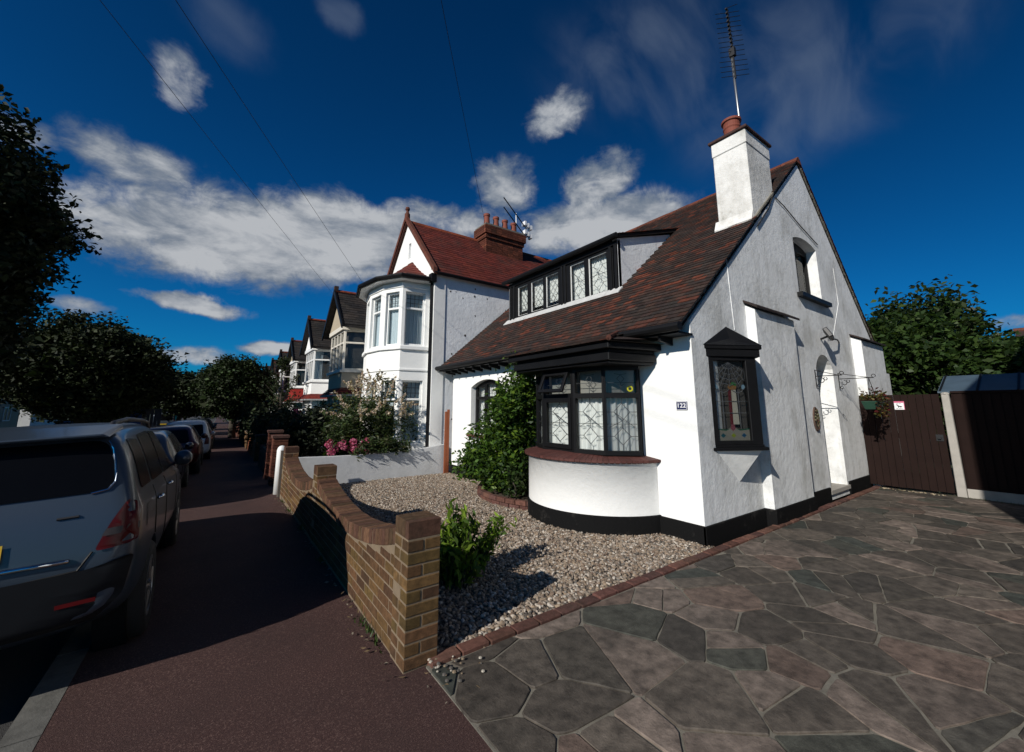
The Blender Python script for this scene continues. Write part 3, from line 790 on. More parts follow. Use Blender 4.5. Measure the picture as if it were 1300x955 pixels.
for k in range(5):
    a = Vector((*BW[k], ZB)); c_ = Vector((*BW[k + 1], ZB)); Lw = (c_ - a).length
    Mk = frame(a, c_ - a); H_ = ZT - ZB
    e = .055 if k < 2 else .032
    tr = .80
    if k == 2:
        lights = [(.06, Lw - .055, .06, tr - .04, 'diamond'), (.06, Lw - .055, tr + .04, H_ - .06, 'flower')]
    else:
        lights = [(e, Lw - e, .06, tr - .035, 'diamond'), (e, Lw - e, tr + .035, H_ - .06, 'flower')]
    wf = window(house, Mk, Lw, H_, lights, M['black'], .075, name='bay_window', folds=.024, period=.075, c_back=.042, cur_v=(.03, tr + (.02 if k != 3 else -.02)), label='leaded bay window light')
    if k >= 2:
        gn = MB(); gn.M = Mk; gn.quad((.03, tr, -.16), (Lw - .03, tr, -.16), (Lw - .03, H_ - .03, -.16), (.03, H_ - .03, -.16)); gn.build('top_curtain_reflection', M['grey_net_reflection'], wf)  # grey sheet: curtain in the end light, grey cloud reflection put into colour elsewhere
    if k == 2:     # side hung casement below and the propped top light
        cs = MB(); cs.M = Mk; cs.plate(rect(.045, Lw - .045, .045, tr - .025), [rect(.11, Lw - .105, .11, tr - .09)], .022, -.005); cs.build('casement', M['black'], wf, bevel=.003)
        ang = R(24); top = H_ - .05; hh = H_ - .05 - tr - .03
        Mt = Mk @ Matrix.Translation((0, top, .02)) @ Matrix.Rotation(-ang, 4, 'X')
        cs = MB(); cs.M = Mt; cs.plate(rect(.07, Lw - .07, -hh, 0), [rect(.12, Lw - .12, -hh + .05, -.05)], .015, -.02); cs.build('casement', M['black'], wf, bevel=.003)
        gl = MB(); gl.M = Mt; gl.quad((.12, -hh + .05, 0), (Lw - .12, -hh + .05, 0), (Lw - .12, -.05, 0), (.12, -.05, 0)); gl.build('pane', M['glass'], wf)
    if k == 4:     # round yellow sticker at the corner of the top light
        st = MB(); st.M = Mk @ Matrix.Translation((Lw - .12, tr + .09, -.028))
        for r0, r1 in ((.022, .042),):
            n_ = 18
            for q_ in range(n_):
                t0, t1 = 2 * PI * q_ / n_, 2 * PI * (q_ + 1) / n_
                st.quad((r0 * math.cos(t0), r0 * math.sin(t0), 0), (r1 * math.cos(t0), r1 * math.sin(t0), 0), (r1 * math.cos(t1), r1 * math.sin(t1), 0), (r0 * math.cos(t1), r0 * math.sin(t1), 0), (.55, .52, .03))
        st.build('sticker', M['petal'], wf)
cn = MB()
for pts, z0, z1 in (([(4.76, 5.72), (3.99, 5.45), (3.99, 3.44), (4.70, 3.27)], 2.165, 2.20), ([(4.76, 5.76), (3.95, 5.47), (3.95, 3.41), (4.72, 3.25)], 2.20, 2.30), ([(4.76, 5.72), (4.0, 5.45), (4.0, 3.44), (4.72, 3.27)], 2.30, 2.35), ([(4.76, 5.84), (3.90, 5.55), (3.90, 3.37), (4.74, 3.17)], 2.35, 2.43)):
    cn.prism(pts[::-1] if parea(pts) < 0 else pts, z0, z1)
cn.build('bay_canopy', M['black'], house, bevel=.008)
# ---- roof
EX, EZ, RX, RZ = 4.46, 2.60, 9.2, 6.66
V1, V2 = 2.705, 9.42
ms = (RZ - EZ) / (RX - EX)
sdir = Vector((RX - EX, 0, RZ - EZ)); Ls = sdir.length
DY0_, DY1_, DXF = 4.68, 8.22, 5.80
rng = random.Random(21)
rf = MB()
def keep_main(uu, vv):           # u runs along -y from the far verge
    y = V2 - uu; x = EX + vv * (RX - EX) / Ls
    if DY0_ - .02 < y < DY1_ and x > DXF - .05:
        return x > 7.80
    if 6.93 < x < 7.80 and y < 3.34: return False
    return True
tiles(rf, (EX - .02, V2, EZ - .01), (0, -1, 0), sdir, V2 - V1, Ls, TILE_DARK, rng, keep_main)
ro_ = rf.build('roof', M['tile'], house)
dk = MB(); th = .07
nrm = Vector((-(RZ - EZ), 0, RX - EX)).normalized()
def deck(y0, y1, a, b):
    A, B = Vector(a), Vector(b); n_ = Vector((-(B - A).y, (B - A).x)).normalized() * th
    dk.hexa([(A.x - n_.x, y0, A.y - n_.y), (B.x - n_.x, y0, B.y - n_.y), (B.x - n_.x, y1, B.y - n_.y), (A.x - n_.x, y1, A.y - n_.y), (A.x, y0, A.y), (B.x, y0, B.y), (B.x, y1, B.y), (A.x, y1, A.y)])
deck(YG - .004, V2 - .01, (EX, EZ - .006), (RX, RZ - .012))
for a, b in (((9.2, 6.645), (12.9, 3.06)), ((12.9, 3.06), (13.32, 2.47)), ((13.32, 2.47), (13.5, 1.9))):
    deck(YG - .004, V2 - .01, a, b)
dk.build('roof_deck', M['black_matt'], ro_)
vb = MB()                                                # ragged mortar bed under the verge tiles
for (a, b) in (((EX, EZ), (RX, RZ)), ((9.2, 6.645), (12.9, 3.06))):
    A, B = Vector(a), Vector(b); n_ = Vector((-(B - A).y, (B - A).x)).normalized(); n_ = n_ if n_.y > 0 else -n_; k = 0
    nk = int((B - A).length / .10)
    for k in range(nk):
        p, q_ = A.lerp(B, k / nk), A.lerp(B, (k + 1) / nk); d0, d1 = -.012 - rng.uniform(0, .018), -.012 - rng.uniform(0, .018); y0 = YG - .026 + rng.uniform(-.006, .006)
        vb.hexa([(p.x + n_.x * d0, y0, p.y + n_.y * d0), (q_.x + n_.x * d1, y0, q_.y + n_.y * d1), (q_.x + n_.x * d1, YG + .02, q_.y + n_.y * d1), (p.x + n_.x * d0, YG + .02, p.y + n_.y * d0), (p.x + n_.x * .012, y0, p.y + n_.y * .012), (q_.x + n_.x * .012, y0, q_.y + n_.y * .012), (q_.x + n_.x * .012, YG + .02, q_.y + n_.y * .012), (p.x + n_.x * .012, YG + .02, p.y + n_.y * .012)])
vb.build('verge_mortar', M['mortar_pale'], ro_)
rr = MB()
for a, b in (((12.92, 3.07), (9.2, 6.66)), ((13.34, 2.47), (12.92, 3.07)), ((13.52, 1.9), (13.34, 2.47))):
    sd = Vector((b[0] - a[0], 0, b[1] - a[1]))
    tiles(rr, (a[0], V1, a[1]), (0, 1, 0), sd, 1.3, sd.length, TILE_DARK[:6] + TILE_RED, rng, lift=.03)
rr.build('rear_slope', M['tile'], ro_)
rg = MB(); y = V1
while y < V2 - .1:
    g = rng.uniform(.8, 1.25); c = (.12 * g, .036 * g, .02 * g)
    pr = [(-.14, -.10), (-.08, -.015), (0, .045 + rng.uniform(-.004, .004)), (.08, -.015), (.14, -.10)]
    y1 = min(y + .30, V2)
    for k in range(4):
        rg.quad((RX + pr[k + 1][0], y, RZ + pr[k + 1][1]), (RX + pr[k][0], y, RZ + pr[k][1]), (RX + pr[k][0], y1 - .006, RZ + pr[k][1]), (RX + pr[k + 1][0], y1 - .006, RZ + pr[k + 1][1]), c)
    rg.poly([(RX + q_[0], y, RZ + q_[1]) for q_ in pr], c)
    y += .302
rg.build('ridge', M['tile'], ro_)
# skirt of tiles carried down over the bay
sk = MB(); SE = 3.86
so_ = Vector((EX + .03 - SE, 0, EZ + .02 - 2.44))
def keep_bay(uu, vv):
    f = vv / so_.length; return (5.60 - uu) > 3.32 + (3.70 - 3.32) * f * .9 and (5.60 - uu) < 5.62 - .1 * f
tiles(sk, (SE, 5.62, 2.44), (0, -1, 0), so_, 2.3, so_.length, TILE_DARK, rng, keep_bay)
hp = [Vector((SE, 3.32, 2.445)), Vector((EX + .03, 3.70, 2.62)), Vector((4.76, 3.12, 2.50))]
sk.poly([hp[0], hp[2], hp[1]], (.03, .02, .018)); sk.poly([(4.76, 3.12, 2.50), (4.8, 3.7, 2.66), (EX + .03, 3.70, 2.62)], (.03, .02, .018))
sk.poly([(SE, 5.62, 2.435), (SE, 3.32, 2.435), (4.76, 3.12, 2.435), (4.76, 5.7, 2.435)], (.02, .015, .012))
sk.poly([(SE, 5.62, 2.44), (EX, 5.62, 2.62), (4.76, 5.72, 2.44)], (.03, .02, .018))
sk.build('bay_roof', M['tile'], house)
hk = MB(); hk.tube([hp[0] + Vector((.0, 0, .02)), hp[1] + Vector((0, 0, .03))], .035, 8, (.09, .03, .02)); hk.build('hip_tile', M['tile'], house)
# gutters and rafter feet
gt = MB()
for a, b in ((2.68, 3.62), (5.60, 9.46)):
    gt = MB(); gt.tube([(EX - .055, a, EZ - .025), (EX - .055, b, EZ - .02)], .055, 10)
    gt.build('gutter', M['black'], house, smooth=False)
ef = MB(); ef.box(EX - .01, XF + .02, 5.66, 9.4, 2.50, 2.525); ef.box(EX - .01, XF + .02, V1 + .03, 3.30, 2.50, 2.525)
ef.box(EX - .005, EX + .02, 5.66, 9.4, 2.525, 2.60); ef.box(EX - .005, EX + .02, V1 + .03, 3.30, 2.525, 2.60)
ef.build('soffit', M['black'], house)
for y in (3.02, 6.02, 6.36, 6.72, 7.08, 7.42, 7.78, 8.12, 8.46, 8.80, 9.1):
    f = MB(); f.hexa([(EX + .02, y - .016, 2.44), (XF, y - .016, 2.40), (XF, y + .016, 2.40), (EX + .02, y + .016, 2.44), (EX + .02, y - .016, 2.50), (XF, y - .016, 2.50), (XF, y + .016, 2.50), (EX + .02, y + .016, 2.50)])
    f.build('rafter_foot', M['black'], house)
# ---- dormer
dr = MB(); H0, H1 = 3.66, 4.74
MD = frame((DXF, 0, 0), (0, -1, 0))
dl = [(-7.86, -7.46, 3.84, 4.58, 'lattice'), (-7.33, -6.87, 3.84, 4.58, 'lattice'), (-6.78, -6.36, 3.84, 4.58, 'lattice'), (-5.98, -5.56, 3.80, 4.60, 'diamond'), (-5.45, -4.97, 3.80, 4.60, 'diamond')]
Mo = MD
lights = dl
do_ = window(house, Mo, 1, 1, lights, M['black'], .08, outer=rect(-DY1_, -DY0_, H0 - .02, H1), curtain=None, name='dormer', inner='white_frame', label='long black timber dormer with five leaded lights')
for (u0, u1, v0, v1, kd), cm in zip(dl, ('curtain', 'curtain', 'curtain', 'curtain', 'curtain')):
    c = MB(); c.M = MD; nn = 40; prev = None
    low = v0 + (.14 if kd == 'lattice' else -.02)
    for r in range(4):
        row = [c.vert((u0 - .04 + (u1 - u0 + .08) * k / nn, low + (v1 + .02 - low) * r / 3, -.15 + .012 * math.sin(k * 1.3 + u0 * 7))) for k in range(nn + 1)]
        if prev:
            for k in range(nn): c.face((prev[k], prev[k + 1], row[k + 1], row[k]))
        prev = row
    c.build('curtain', M[cm], do_, smooth=True)
tr_ = MB(); tr_.M = MD
for u in (-8.13, -8.0, -6.22, -6.12, -4.86, -4.73): tr_.box(u - .03, u + .03, H0, H1 - .02, 0, .03)
tr_.box(-8.22, -4.68, H1 - .10, H1 - .02, .002, .035); tr_.box(-8.22, -4.68, 3.72, 3.76, .002, .03)
tr_.build('mouldings', M['black'], do_, bevel=.004)
fl = MB(); fl.M = MD
y = -8.3
while y < -4.62:
    y1 = min(y + .42, -4.60); f0, f1 = rng.uniform(-.008, .008), rng.uniform(-.008, .008); fl.hexa([(y, 3.655 + f0, .13), (y1 - .004, 3.655 + f1, .13), (y1 - .004, 3.72, .002), (y, 3.72, .002), (y, 3.684 + f0, .13), (y1 - .004, 3.684 + f1, .13), (y1 - .004, 3.805, .002), (y, 3.805, .002)]); y += .42
fl.build('flashing', M['flashing'], do_)
# cheeks, catslide roof and its gutter
zt = 4.80; mx_, mz = 7.80, EZ + ms * (7.80 - EX)
for y0, y1 in ((DY0_, DY0_ + .12), (DY1_ - .12, DY1_)):
    ck = MB()
    for yy, rev in ((y0, 0), (y1, 1)):
        pts = [(DXF + .0, yy, 3.60), (mx_ + .05, yy, mz - .08), (DXF + .0, yy, zt - .04)]
        ck.poly(pts[::-1] if rev else pts)
    ck.quad((DXF, y0, 3.6), (DXF, y0, zt - .04), (DXF, y1, zt - .04), (DXF, y1, 3.6))
    ck.build('cheek', M['render_grey'], do_)
cr = MB(); cr.hexa([(DXF - .10, DY0_ - .06, zt - .06), (mx_ + .12, DY0_ - .06, mz - .02), (mx_ + .12, DY1_ + .06, mz - .02), (DXF - .10, DY1_ + .06, zt - .06), (DXF - .10, DY0_ - .06, zt - .01), (mx_ + .05, DY0_ - .06, mz + .03), (mx_ + .05, DY1_ + .06, mz + .03), (DXF - .10, DY1_ + .06, zt - .01)], (.02, .015, .013))
sd = Vector((mx_ - DXF + .1, 0, mz - zt + .02))
tiles(cr, (DXF - .12, DY1_ + .08, zt - .01), (0, -1, 0), sd, DY1_ - DY0_ + .16, sd.length, TILE_DARK + TILE_RED, rng)
cr.build('dormer_roof', M['tile'], do_)
gt = MB(); gt.tube([(DXF - .13, DY0_ - .09, zt - .03), (DXF - .13, DY1_ + .10, zt - .03)], .05, 10); gt.build('gutter', M['black'], do_)
# ---- front window
wf = window(house, frame((XF + .12, 8.28, 1.04), (0, -1, 0)), 1.34, 1.18, [(.07, .40, .07, .74, 'diamond'), (.47, .87, .07, .74, 'diamond'), (.94, 1.27, .07, .74, 'diamond'), (.07, .40, .81, 1.02, 'flower'), (.47, .87, .81, 1.08, 'flower'), (.94, 1.27, .81, 1.02, 'flower')], M['black'], .06,
            outer=arch(.002, 1.338, 0, 1.178, .16), label='arched front window behind the climbing shrub')
s_ = MB()
for k in range(10):
    g = rng.uniform(.8, 1.2); s_.hexa([(XF - .07, 6.86 + k * .15, .945), (XF + .12, 6.86 + k * .15, .985), (XF + .12, 7.006 + k * .15, .985), (XF - .07, 7.006 + k * .15, .945), (XF - .07, 6.86 + k * .15, .985), (XF + .12, 6.86 + k * .15, 1.035), (XF + .12, 7.006 + k * .15, 1.035), (XF - .07, 7.006 + k * .15, .985)], (.09 * g, .03 * g, .025 * g))
s_.build('sill', M['tile_sill'], wf)
# ---- corner oriel with stained glass
OA, OB, OE = Vector((5.12, YG, 0)), Vector((5.73, 2.44, 0)), Vector((6.16, YG, 0))
orl = MB()
def tri(sc_out, z0, z1):
    a = OA + Vector((-sc_out * 1.2, 0.01, 0)); b_ = OB + Vector((sc_out * .35, -sc_out * 1.1, 0)); e = OE + Vector((sc_out * 1.2, 0.01, 0))
    orl.prism([(a.x, a.y), (b_.x, b_.y), (e.x, e.y)], z0, z1)
tri(.05, 1.06, 1.10); tri(.01, 1.10, 1.13); tri(.05, 2.26, 2.36); tri(.075, 2.36, 2.41)
oo = orl.build('oriel_window', M['black'], house, bevel=.004, label='black triangular oriel window with stained glass')
rf = MB(); a = OA + Vector((-.10, 0, 2.41)); b_ = OB + Vector((.03, -.09, 2.41)); e = OE + Vector((.10, 0, 2.41)); ap = Vector((5.66, YG, 2.72)); mid = (a + b_) * .5
cb = (a + b_) * .25 + ap * .5 - Vector((0, 0, .045)); ce = (b_ + e) * .25 + ap * .5 - Vector((0, 0, .045))
rf.poly([a, b_, cb]); rf.poly([a, cb, ap]); rf.poly([b_, ap, cb]); rf.poly([b_, e, ce]); rf.poly([b_, ce, ap]); rf.poly([e, ap, ce]); rf.poly([a, e, b_])
rf.build('oriel_roof', M['black'], oo)
cn = MB(); z_ = 1.062; tip = Vector((5.66, YG + .01, .62)); a, b_, e = OA + Vector((0, .01, z_)), OB + Vector((0, .02, z_)), OE + Vector((0, .01, z_))
cn.poly([a, tip, b_]); cn.poly([b_, tip, e]); cn.poly([a, b_, e]); cn.build('oriel_corbel', M['white_front'], oo)
Lw = (OB - OA).length; MO = frame(OA + Vector((0, 0, 1.13)), OB - OA)
fo = MB(); fo.M = MO; fo.plate(rect(0, Lw, 0, 1.13), [rect(.07, .535, .05, 1.08)], 0, -.045); fo.M = frame(OB + Vector((0, 0, 1.13)), OE - OB); fo.plate(rect(0, (OE - OB).length, 0, 1.13), [], 0, -.04)
fo.build('oriel_frame', M['black'], oo, bevel=.004)
gl = MB(); gl.M = MO; gl.quad((.07, .05, -.03), (.535, .05, -.03), (.535, 1.08, -.03), (.07, 1.08, -.03)); gl.build('pane', M['glass'], oo)
sg = MB(); sg.M = MO @ Matrix.Translation((0, 0, -.040)); cx = .302
sg.poly([(.072, .052, 0), (.533, .052, 0), (.533, .20, 0), (.40, .185, 0), (cx, .23, 0), (.20, .185, 0), (.072, .20, 0)], (.27, .25, .21))
for u, c in ((.155, (.01, .09, .12)), (cx, (.25, .30, .03)), (.45, (.01, .08, .17))):
    sg.poly([(u - .035, .115, .001), (u, .085, .001), (u + .035, .115, .001), (u, .145, .001)], c)
sg.poly([(cx - .035, .20, .001), (cx, .17, .001), (cx + .035, .20, .001), (cx + .022, .255, .001), (cx - .022, .255, .001)], (.24, .07, .09))
sg.poly([(.072, .19, .002), (.20, .175, .002), (cx - .035, .205, .002), (.20, .190, .002), (.072, .205, .002)], (.02, .10, .06)); sg.poly([(cx + .035, .205, .002), (.40, .175, .002), (.533, .19, .002), (.533, .205, .002), (.40, .19, .002)], (.02, .10, .06))
sg.poly([(cx - .03, .255, 0), (cx + .012, .255, 0), (cx + .012, .70, 0), (cx - .03, .70, 0)], (.13, .02, .025))
sg.poly([(cx + .012, .255, -.001), (cx + .10, .255, -.001), (cx + .085, .70, -.001), (cx + .02, .70, -.001)], (.5, .46, .38))
for u, c in ((.105, (.25, .38, .48)), (.50, (.25, .38, .48))):
    sg.poly([(u + .028 * math.cos(q_ * PI / 6), .735 + .034 * math.sin(q_ * PI / 6), .001) for q_ in range(12)], c)
sg.poly([(cx - .03, .72, .001), (cx + .02, .695, .001), (cx + .09, .705, .001), (cx + .10, .75, .001), (cx + .03, .79, .001), (cx - .02, .76, .001)], (.28, .14, .05)); sg.poly([(cx + .01, .765, .002), (cx + .09, .75, .002), (cx + .10, .785, .002), (cx + .04, .80, .002)], (.04, .20, .05))
sg.build('stained_glass', M['petal'], oo)
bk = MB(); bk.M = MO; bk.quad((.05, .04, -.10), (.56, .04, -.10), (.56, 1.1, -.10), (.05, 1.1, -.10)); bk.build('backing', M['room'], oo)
ll = MB(); ll.M = MO @ Matrix.Translation((0, 0, -.036)); w_ = .006
for v in (.40, .55): ll.bar((.07, v), (.535, v), w_, .006)
for u in (.18, .41): ll.bar((u, .20), (u, .70), w_, .006)
for k in range(7):                                              # cobweb fan at the top
    a = R(200 + 140 * k / 6); p0 = (cx, 1.06); ll.bar(p0, (max(.075, min(.53, cx + .36 * math.cos(a))), max(.74, 1.06 + .36 * math.sin(a))), w_ * .8, .006)
for rr_ in (.10, .17, .24, .31):
    prv = None
    for k in range(7):
        a = R(200 + 140 * k / 6); q_ = (max(.08, min(.525, cx + rr_ * math.cos(a))), 1.06 + rr_ * math.sin(a))
        if prv:
            m_ = ((prv[0] + q_[0]) / 2, (prv[1] + q_[1]) / 2 + .018); ll.bar(prv, m_, w_ * .8, .006); ll.bar(m_, q_, w_ * .8, .006)
        prv = q_
for s__ in (-1, 1):
    prv = None
    for k in range(9):
        t_ = k / 8; q_ = (cx + s__ * (.02 + .20 * t_), .70 - .05 * math.sin(t_ * PI) + .03 * t_)
        if prv: ll.bar(prv, q_, w_, .006)
        prv = q_
ll.build('leading', M['metal'], oo)
# ---- chimney
ch = MB(); CX0, CX1, CY0, CY1 = 6.93, 7.84, YG + .004, 3.33
ch.box(CX0, CX1, CY0, CY1, 4.2, 6.12); ch.box(CX0 - .012, CX1 + .012, CY0 - .012, CY1 + .012, 6.12, 6.38)
cho = ch.build('chimney', M['white_dirty'], house, bevel=.01)
cc = MB(); cc.box(CX0 - .05, CX1 + .05, CY0 - .05, CY1 + .05, 6.38, 6.43, (.06, .03, .025)); cc.build('chimney_cap', M['tile'], cho, bevel=.008)
for (x, y, r, h) in ((7.22, 3.08, .15, .42), (7.62, 3.0, .12, .22)):
    pt = MB(); pt.lathe([(r * .88, 6.43), (r * .9, 6.43 + h * .55), (r * .98, 6.43 + h * .62), (r * .92, 6.43 + h * .7), (r * .95, 6.43 + h * .86), (r * 1.12, 6.43 + h * .9), (r * 1.12, 6.43 + h), (r * .85, 6.43 + h), (r * .8, 6.43 + h * .9)], (x, y, 0), 22); pt.build('chimney_pot', M['terracotta'], cho, smooth=False)
ft = MB(); ft.box(CX0 - .06, CX1 + .01, CY0 - .004, CY1 + .05, 4.60, 4.62)
fi = MB(); zf = lambda x: EZ + ms * (x - EX)
fi.hexa([(CX0 - .07, CY0 + .0, zf(CX0 - .07) - .02), (CX0, CY0, zf(CX0)), (CX0, CY1 + .05, zf(CX0)), (CX0 - .07, CY1 + .05, zf(CX0 - .07) - .02), (CX0 - .07, CY0, zf(CX0 - .07) + .05), (CX0 + .0, CY0, zf(CX0) + .16), (CX0 + .0, CY1 + .05, zf(CX0) + .16), (CX0 - .07, CY1 + .05, zf(CX0 - .07) + .05)])
fi.build('flashing', M['white_dirty'], cho)
# cables clipped to the gable
cb_ = MB()
cb_.tube([(7.86, YG - .015, 5.38), (8.2, YG - .02, 5.32), (8.9, YG - .02, 5.12), (9.75, YG - .02, 4.93)], .009, 5)
cb_.tube([(7.84, YG - .02, 5.5), (7.5, YG - .02, 5.05), (6.98, YG - .02, 4.58)], .012, 5)
cb_.build('cable', M['cable'], house)
cb_ = MB(); cb_.tube([(5.85, YG - .004, 3.75), (5.87, YG - .004, 3.2), (5.9, YG - .004, 2.7)], .005, 5); cb_.tube([(10.6, YG - .004, 4.6), (10.62, YG - .004, 3.8), (10.0, YG - .004, 3.0)], .005, 5); cb_.build('cable', M['white_gable'], house)

# ---- things fixed to or standing by the house
def text_mesh(body, size, depth=.003):
    cu = bpy.data.curves.new('txt', 'FONT'); cu.body = body; cu.size = size; cu.extrude = depth; cu.align_x = 'CENTER'; cu.align_y = 'CENTER'; cu.offset = .0015
    o_ = bpy.data.objects.new('txt', cu); COL.objects.link(o_)
    dg = bpy.context.evaluated_depsgraph_get(); me = bpy.data.meshes.new_from_object(o_.evaluated_get(dg))
    bpy.data.objects.remove(o_); return me
np_ = thing('house_number_plaque', 'small dark blue enamel plaque with white border reading 122, on the white front wall', 'plaque', (XF - .012, 2.935, 1.622))
MN = frame((XF - .010, 2.935, 1.622), (0, -1, 0)) @ Matrix.Diagonal((.85, .85, 1, 1))
q_ = MB(); q_.M = MN; q_.plate(rect(-.088, .088, -.062, .062), [], .006, -.012); q_.build('plate', M['blue_enamel'], np_, bevel=.003)
q_ = MB(); q_.M = MN; q_.plate(rect(-.084, .084, -.058, .058), [rect(-.079, .079, -.053, .053)], .0085, .0065); q_.build('border', M['white_enamel'], np_)
tm = text_mesh('122', .088); tm.transform(Matrix.Translation(-Vector((XF - .012, 2.935, 1.622))) @ MN @ Matrix.Translation((0, 0, .0085)) @ Matrix.Diagonal((1.12, 1, 1, 1)))
tm.materials.clear(); tm.materials.append(M['white_enamel']); to = bpy.data.objects.new('number', tm); COL.objects.link(to); to.parent = np_

ae = thing('television_aerial', 'tall aerial on a steel mast strapped behind the red chimney pot of the white house', 'aerial', (7.40, 3.0, 6.4))
q_ = MB(); q_.tube([(7.40, 3.0, 6.0), (7.375, 3.0, 7.0), (7.325, 3.0, 8.32)], .022, 10); q_.build('mast', M['metal'], ae, smooth=True)
q_ = MB(); q_.tube([(7.335, 2.97, 7.75), (7.32, 2.97, 8.4), (7.25, 2.97, 9.25)], .017, 6); q_.box(7.29, 7.37, 2.93, 3.03, 8.22, 8.40)
for k in range(10):
    z = 8.42 + k * .088; x = 7.32 - (z - 8.4) * .08; q_.box(x - .05, x + .04, 2.955, 2.985, z - .012, z + .012)
q_.build('boom', M['dark_metal'], ae)
q_ = MB(); ux = Vector((.80, -.55, 0)).normalized()
for k in range(14):
    z = 7.80 + k * .104; x = 7.335 - (z - 7.75) * .055; hw = .24 if k > 3 else .27
    c0 = Vector((x, 2.97, z)); q_.tube([c0 - ux * hw - Vector((0, 0, .045)), c0, c0 + ux * hw - Vector((0, 0, -.045))], .006, 5)
q_.tube([Vector((7.25, 2.97, 9.25)), Vector((7.25, 2.97, 9.25)) + ux * .22 + Vector((0, 0, .10))], .006, 5)
q_.build('element', M['dark_metal'], ae)

lp = thing('security_light', 'black security light with a round sensor on a short arm above the side doorway', 'wall light', (9.3, YG, 2.9))
q_ = MB(); q_.M = Matrix.Translation((9.20, YG - .16, 2.98)) @ Matrix.Rotation(R(-28), 4, 'X') @ Matrix.Rotation(R(15), 4, 'Z'); q_.box(-.12, .12, -.04, .04, -.10, .10); q_.build('lamp_head', M['plastic_black'], lp, bevel=.015, seg=2)
q_ = MB(); q_.lathe([(.0, -.06), (.04, -.05), (.055, 0), (.04, .05), (0, .06)], (9.42, YG - .13, 2.92), 14); q_.build('sensor', M['chrome'], lp, smooth=True)
q_ = MB(); q_.tube([(9.42, YG - .13, 2.92), (9.9, YG - .10, 2.93), (10.35, YG, 2.93)], .014, 6); q_.tube([(9.25, YG - .12, 2.93), (9.3, YG, 2.9)], .02, 6); q_.build('arm', M['dark_metal'], lp)

pq = thing('oval_wall_plaque', 'oval terracotta plaque with moulded flowers hung left of the doorway', 'plaque', (8.55, YG, 1.40))
MQ = frame((8.55, YG, 1.40), (1, 0, 0))
q_ = MB(); q_.M = MQ; nq = 28; ring = []
for rr_, h in ((1, 0), (1, .018), (.90, .028), (.86, .014), (0.01, .018)):
    ring.append([q_.vert((.12 * rr_ * math.cos(2 * PI * k / nq), .21 * rr_ * math.sin(2 * PI * k / nq), h)) for k in range(nq)])
for a in range(4):
    for k in range(nq): q_.face((ring[a][k], ring[a][(k + 1) % nq], ring[a + 1][(k + 1) % nq], ring[a + 1][k]))
q_.build('dish', M['plaque_clay'], pq, smooth=True)
q_ = MB(); q_.M = MQ; rng = random.Random(2)
for k in range(46):
    t_ = rng.uniform(0, 2 * PI); r_ = math.sqrt(rng.random()) * .84; cx_, cy_ = .12 * r_ * math.cos(t_), .21 * r_ * math.sin(t_); s_ = rng.uniform(.010, .022)
    c = rng.choice(((.16, .20, .08), (.30, .27, .18), (.10, .14, .05), (.22, .10, .07), (.36, .33, .24))); z = rng.uniform(.02, .036)
    q_.poly([(cx_ + s_ * math.cos(j * PI / 3 + t_), cy_ + s_ * math.sin(j * PI / 3 + t_), z + (.008 if j % 2 else 0)) for j in range(6)], c)
q_.build('flowers', M['petal'], pq)

def scroll_bracket(x, lab, zt_=2.28, reach=.40):
    b_ = thing('wall_bracket', lab, 'bracket', (x, YG, zt_ - .15), 'scrolled hanging basket brackets')
    q_ = MB(); r_ = .008
    q_.tube([(x, YG - .012, zt_), (x, YG - .012, zt_ - .32)], r_, 5); q_.tube([(x, YG - .012, zt_ - .12), (x, YG - reach, zt_ - .12)], r_, 5)
    q_.tube([(x, YG - .012, zt_ - .01), (x, YG - reach + .05, zt_ - .12)], r_ * .8, 5)
    for c0, c1, a0, a1, rad in ((YG - reach, zt_ - .085, -90, 240, .035), (YG - .09, zt_ - .20, 90, 400, .05), (YG - .16, zt_ - .17, 60, -250, .03), (YG - .05, zt_ - .29, 120, -180, .03)):
        q_.tube([(x, c0 + rad * (1 - .35 * k / 14) * math.cos(R(a0 + (a1 - a0) * k / 14)), c1 + rad * (1 - .35 * k / 14) * math.sin(R(a0 + (a1 - a0) * k / 14))) for k in range(15)], r_ * .8, 5)
    q_.build('scrollwork', M['dark_metal'], b_); return b_
scroll_bracket(8.76, 'black scrolled iron bracket on the gable just left of the doorway, nothing hung on it')
scroll_bracket(9.98, 'black scrolled iron bracket right of the doorway with the green planter below it', reach=.55)
# ------------------------------------------------------------------ foliage
def leaves(name, P, size, cols, mat, parent, seed, aspect=.55, up=.35, droop=.0, jitter=.35):
    """one mesh of folded leaf quads at points P"""
    rg = np.random.default_rng(seed); n = len(P)
    s = size * rg.uniform(1 - jitter, 1 + jitter, n)
    d = rg.normal(size=(n, 3)); d[:, 2] = d[:, 2] * .6 - droop; d /= np.linalg.norm(d, axis=1)[:, None]
    nn = rg.normal(size=(n, 3)); nn[:, 2] += up * 3; nn -= (nn * d).sum(1)[:, None] * d; nn /= np.linalg.norm(nn, axis=1)[:, None]
    w = np.cross(nn, d)
    a = P - d * (s * .5)[:, None]; b = P + w * (s * aspect * .5)[:, None] + nn * (s * .08)[:, None] + d * (s * .05)[:, None]
    c = P + d * (s * .5)[:, None] - nn * (s * .10)[:, None]; e = P - w * (s * aspect * .5)[:, None] + nn * (s * .08)[:, None] + d * (s * .05)[:, None]
    V = np.stack([a, b, c, e], 1).reshape(-1, 3); Q = np.arange(n * 4).reshape(n, 4)
    return np_mesh(name, V, Q, cols, mat, parent)

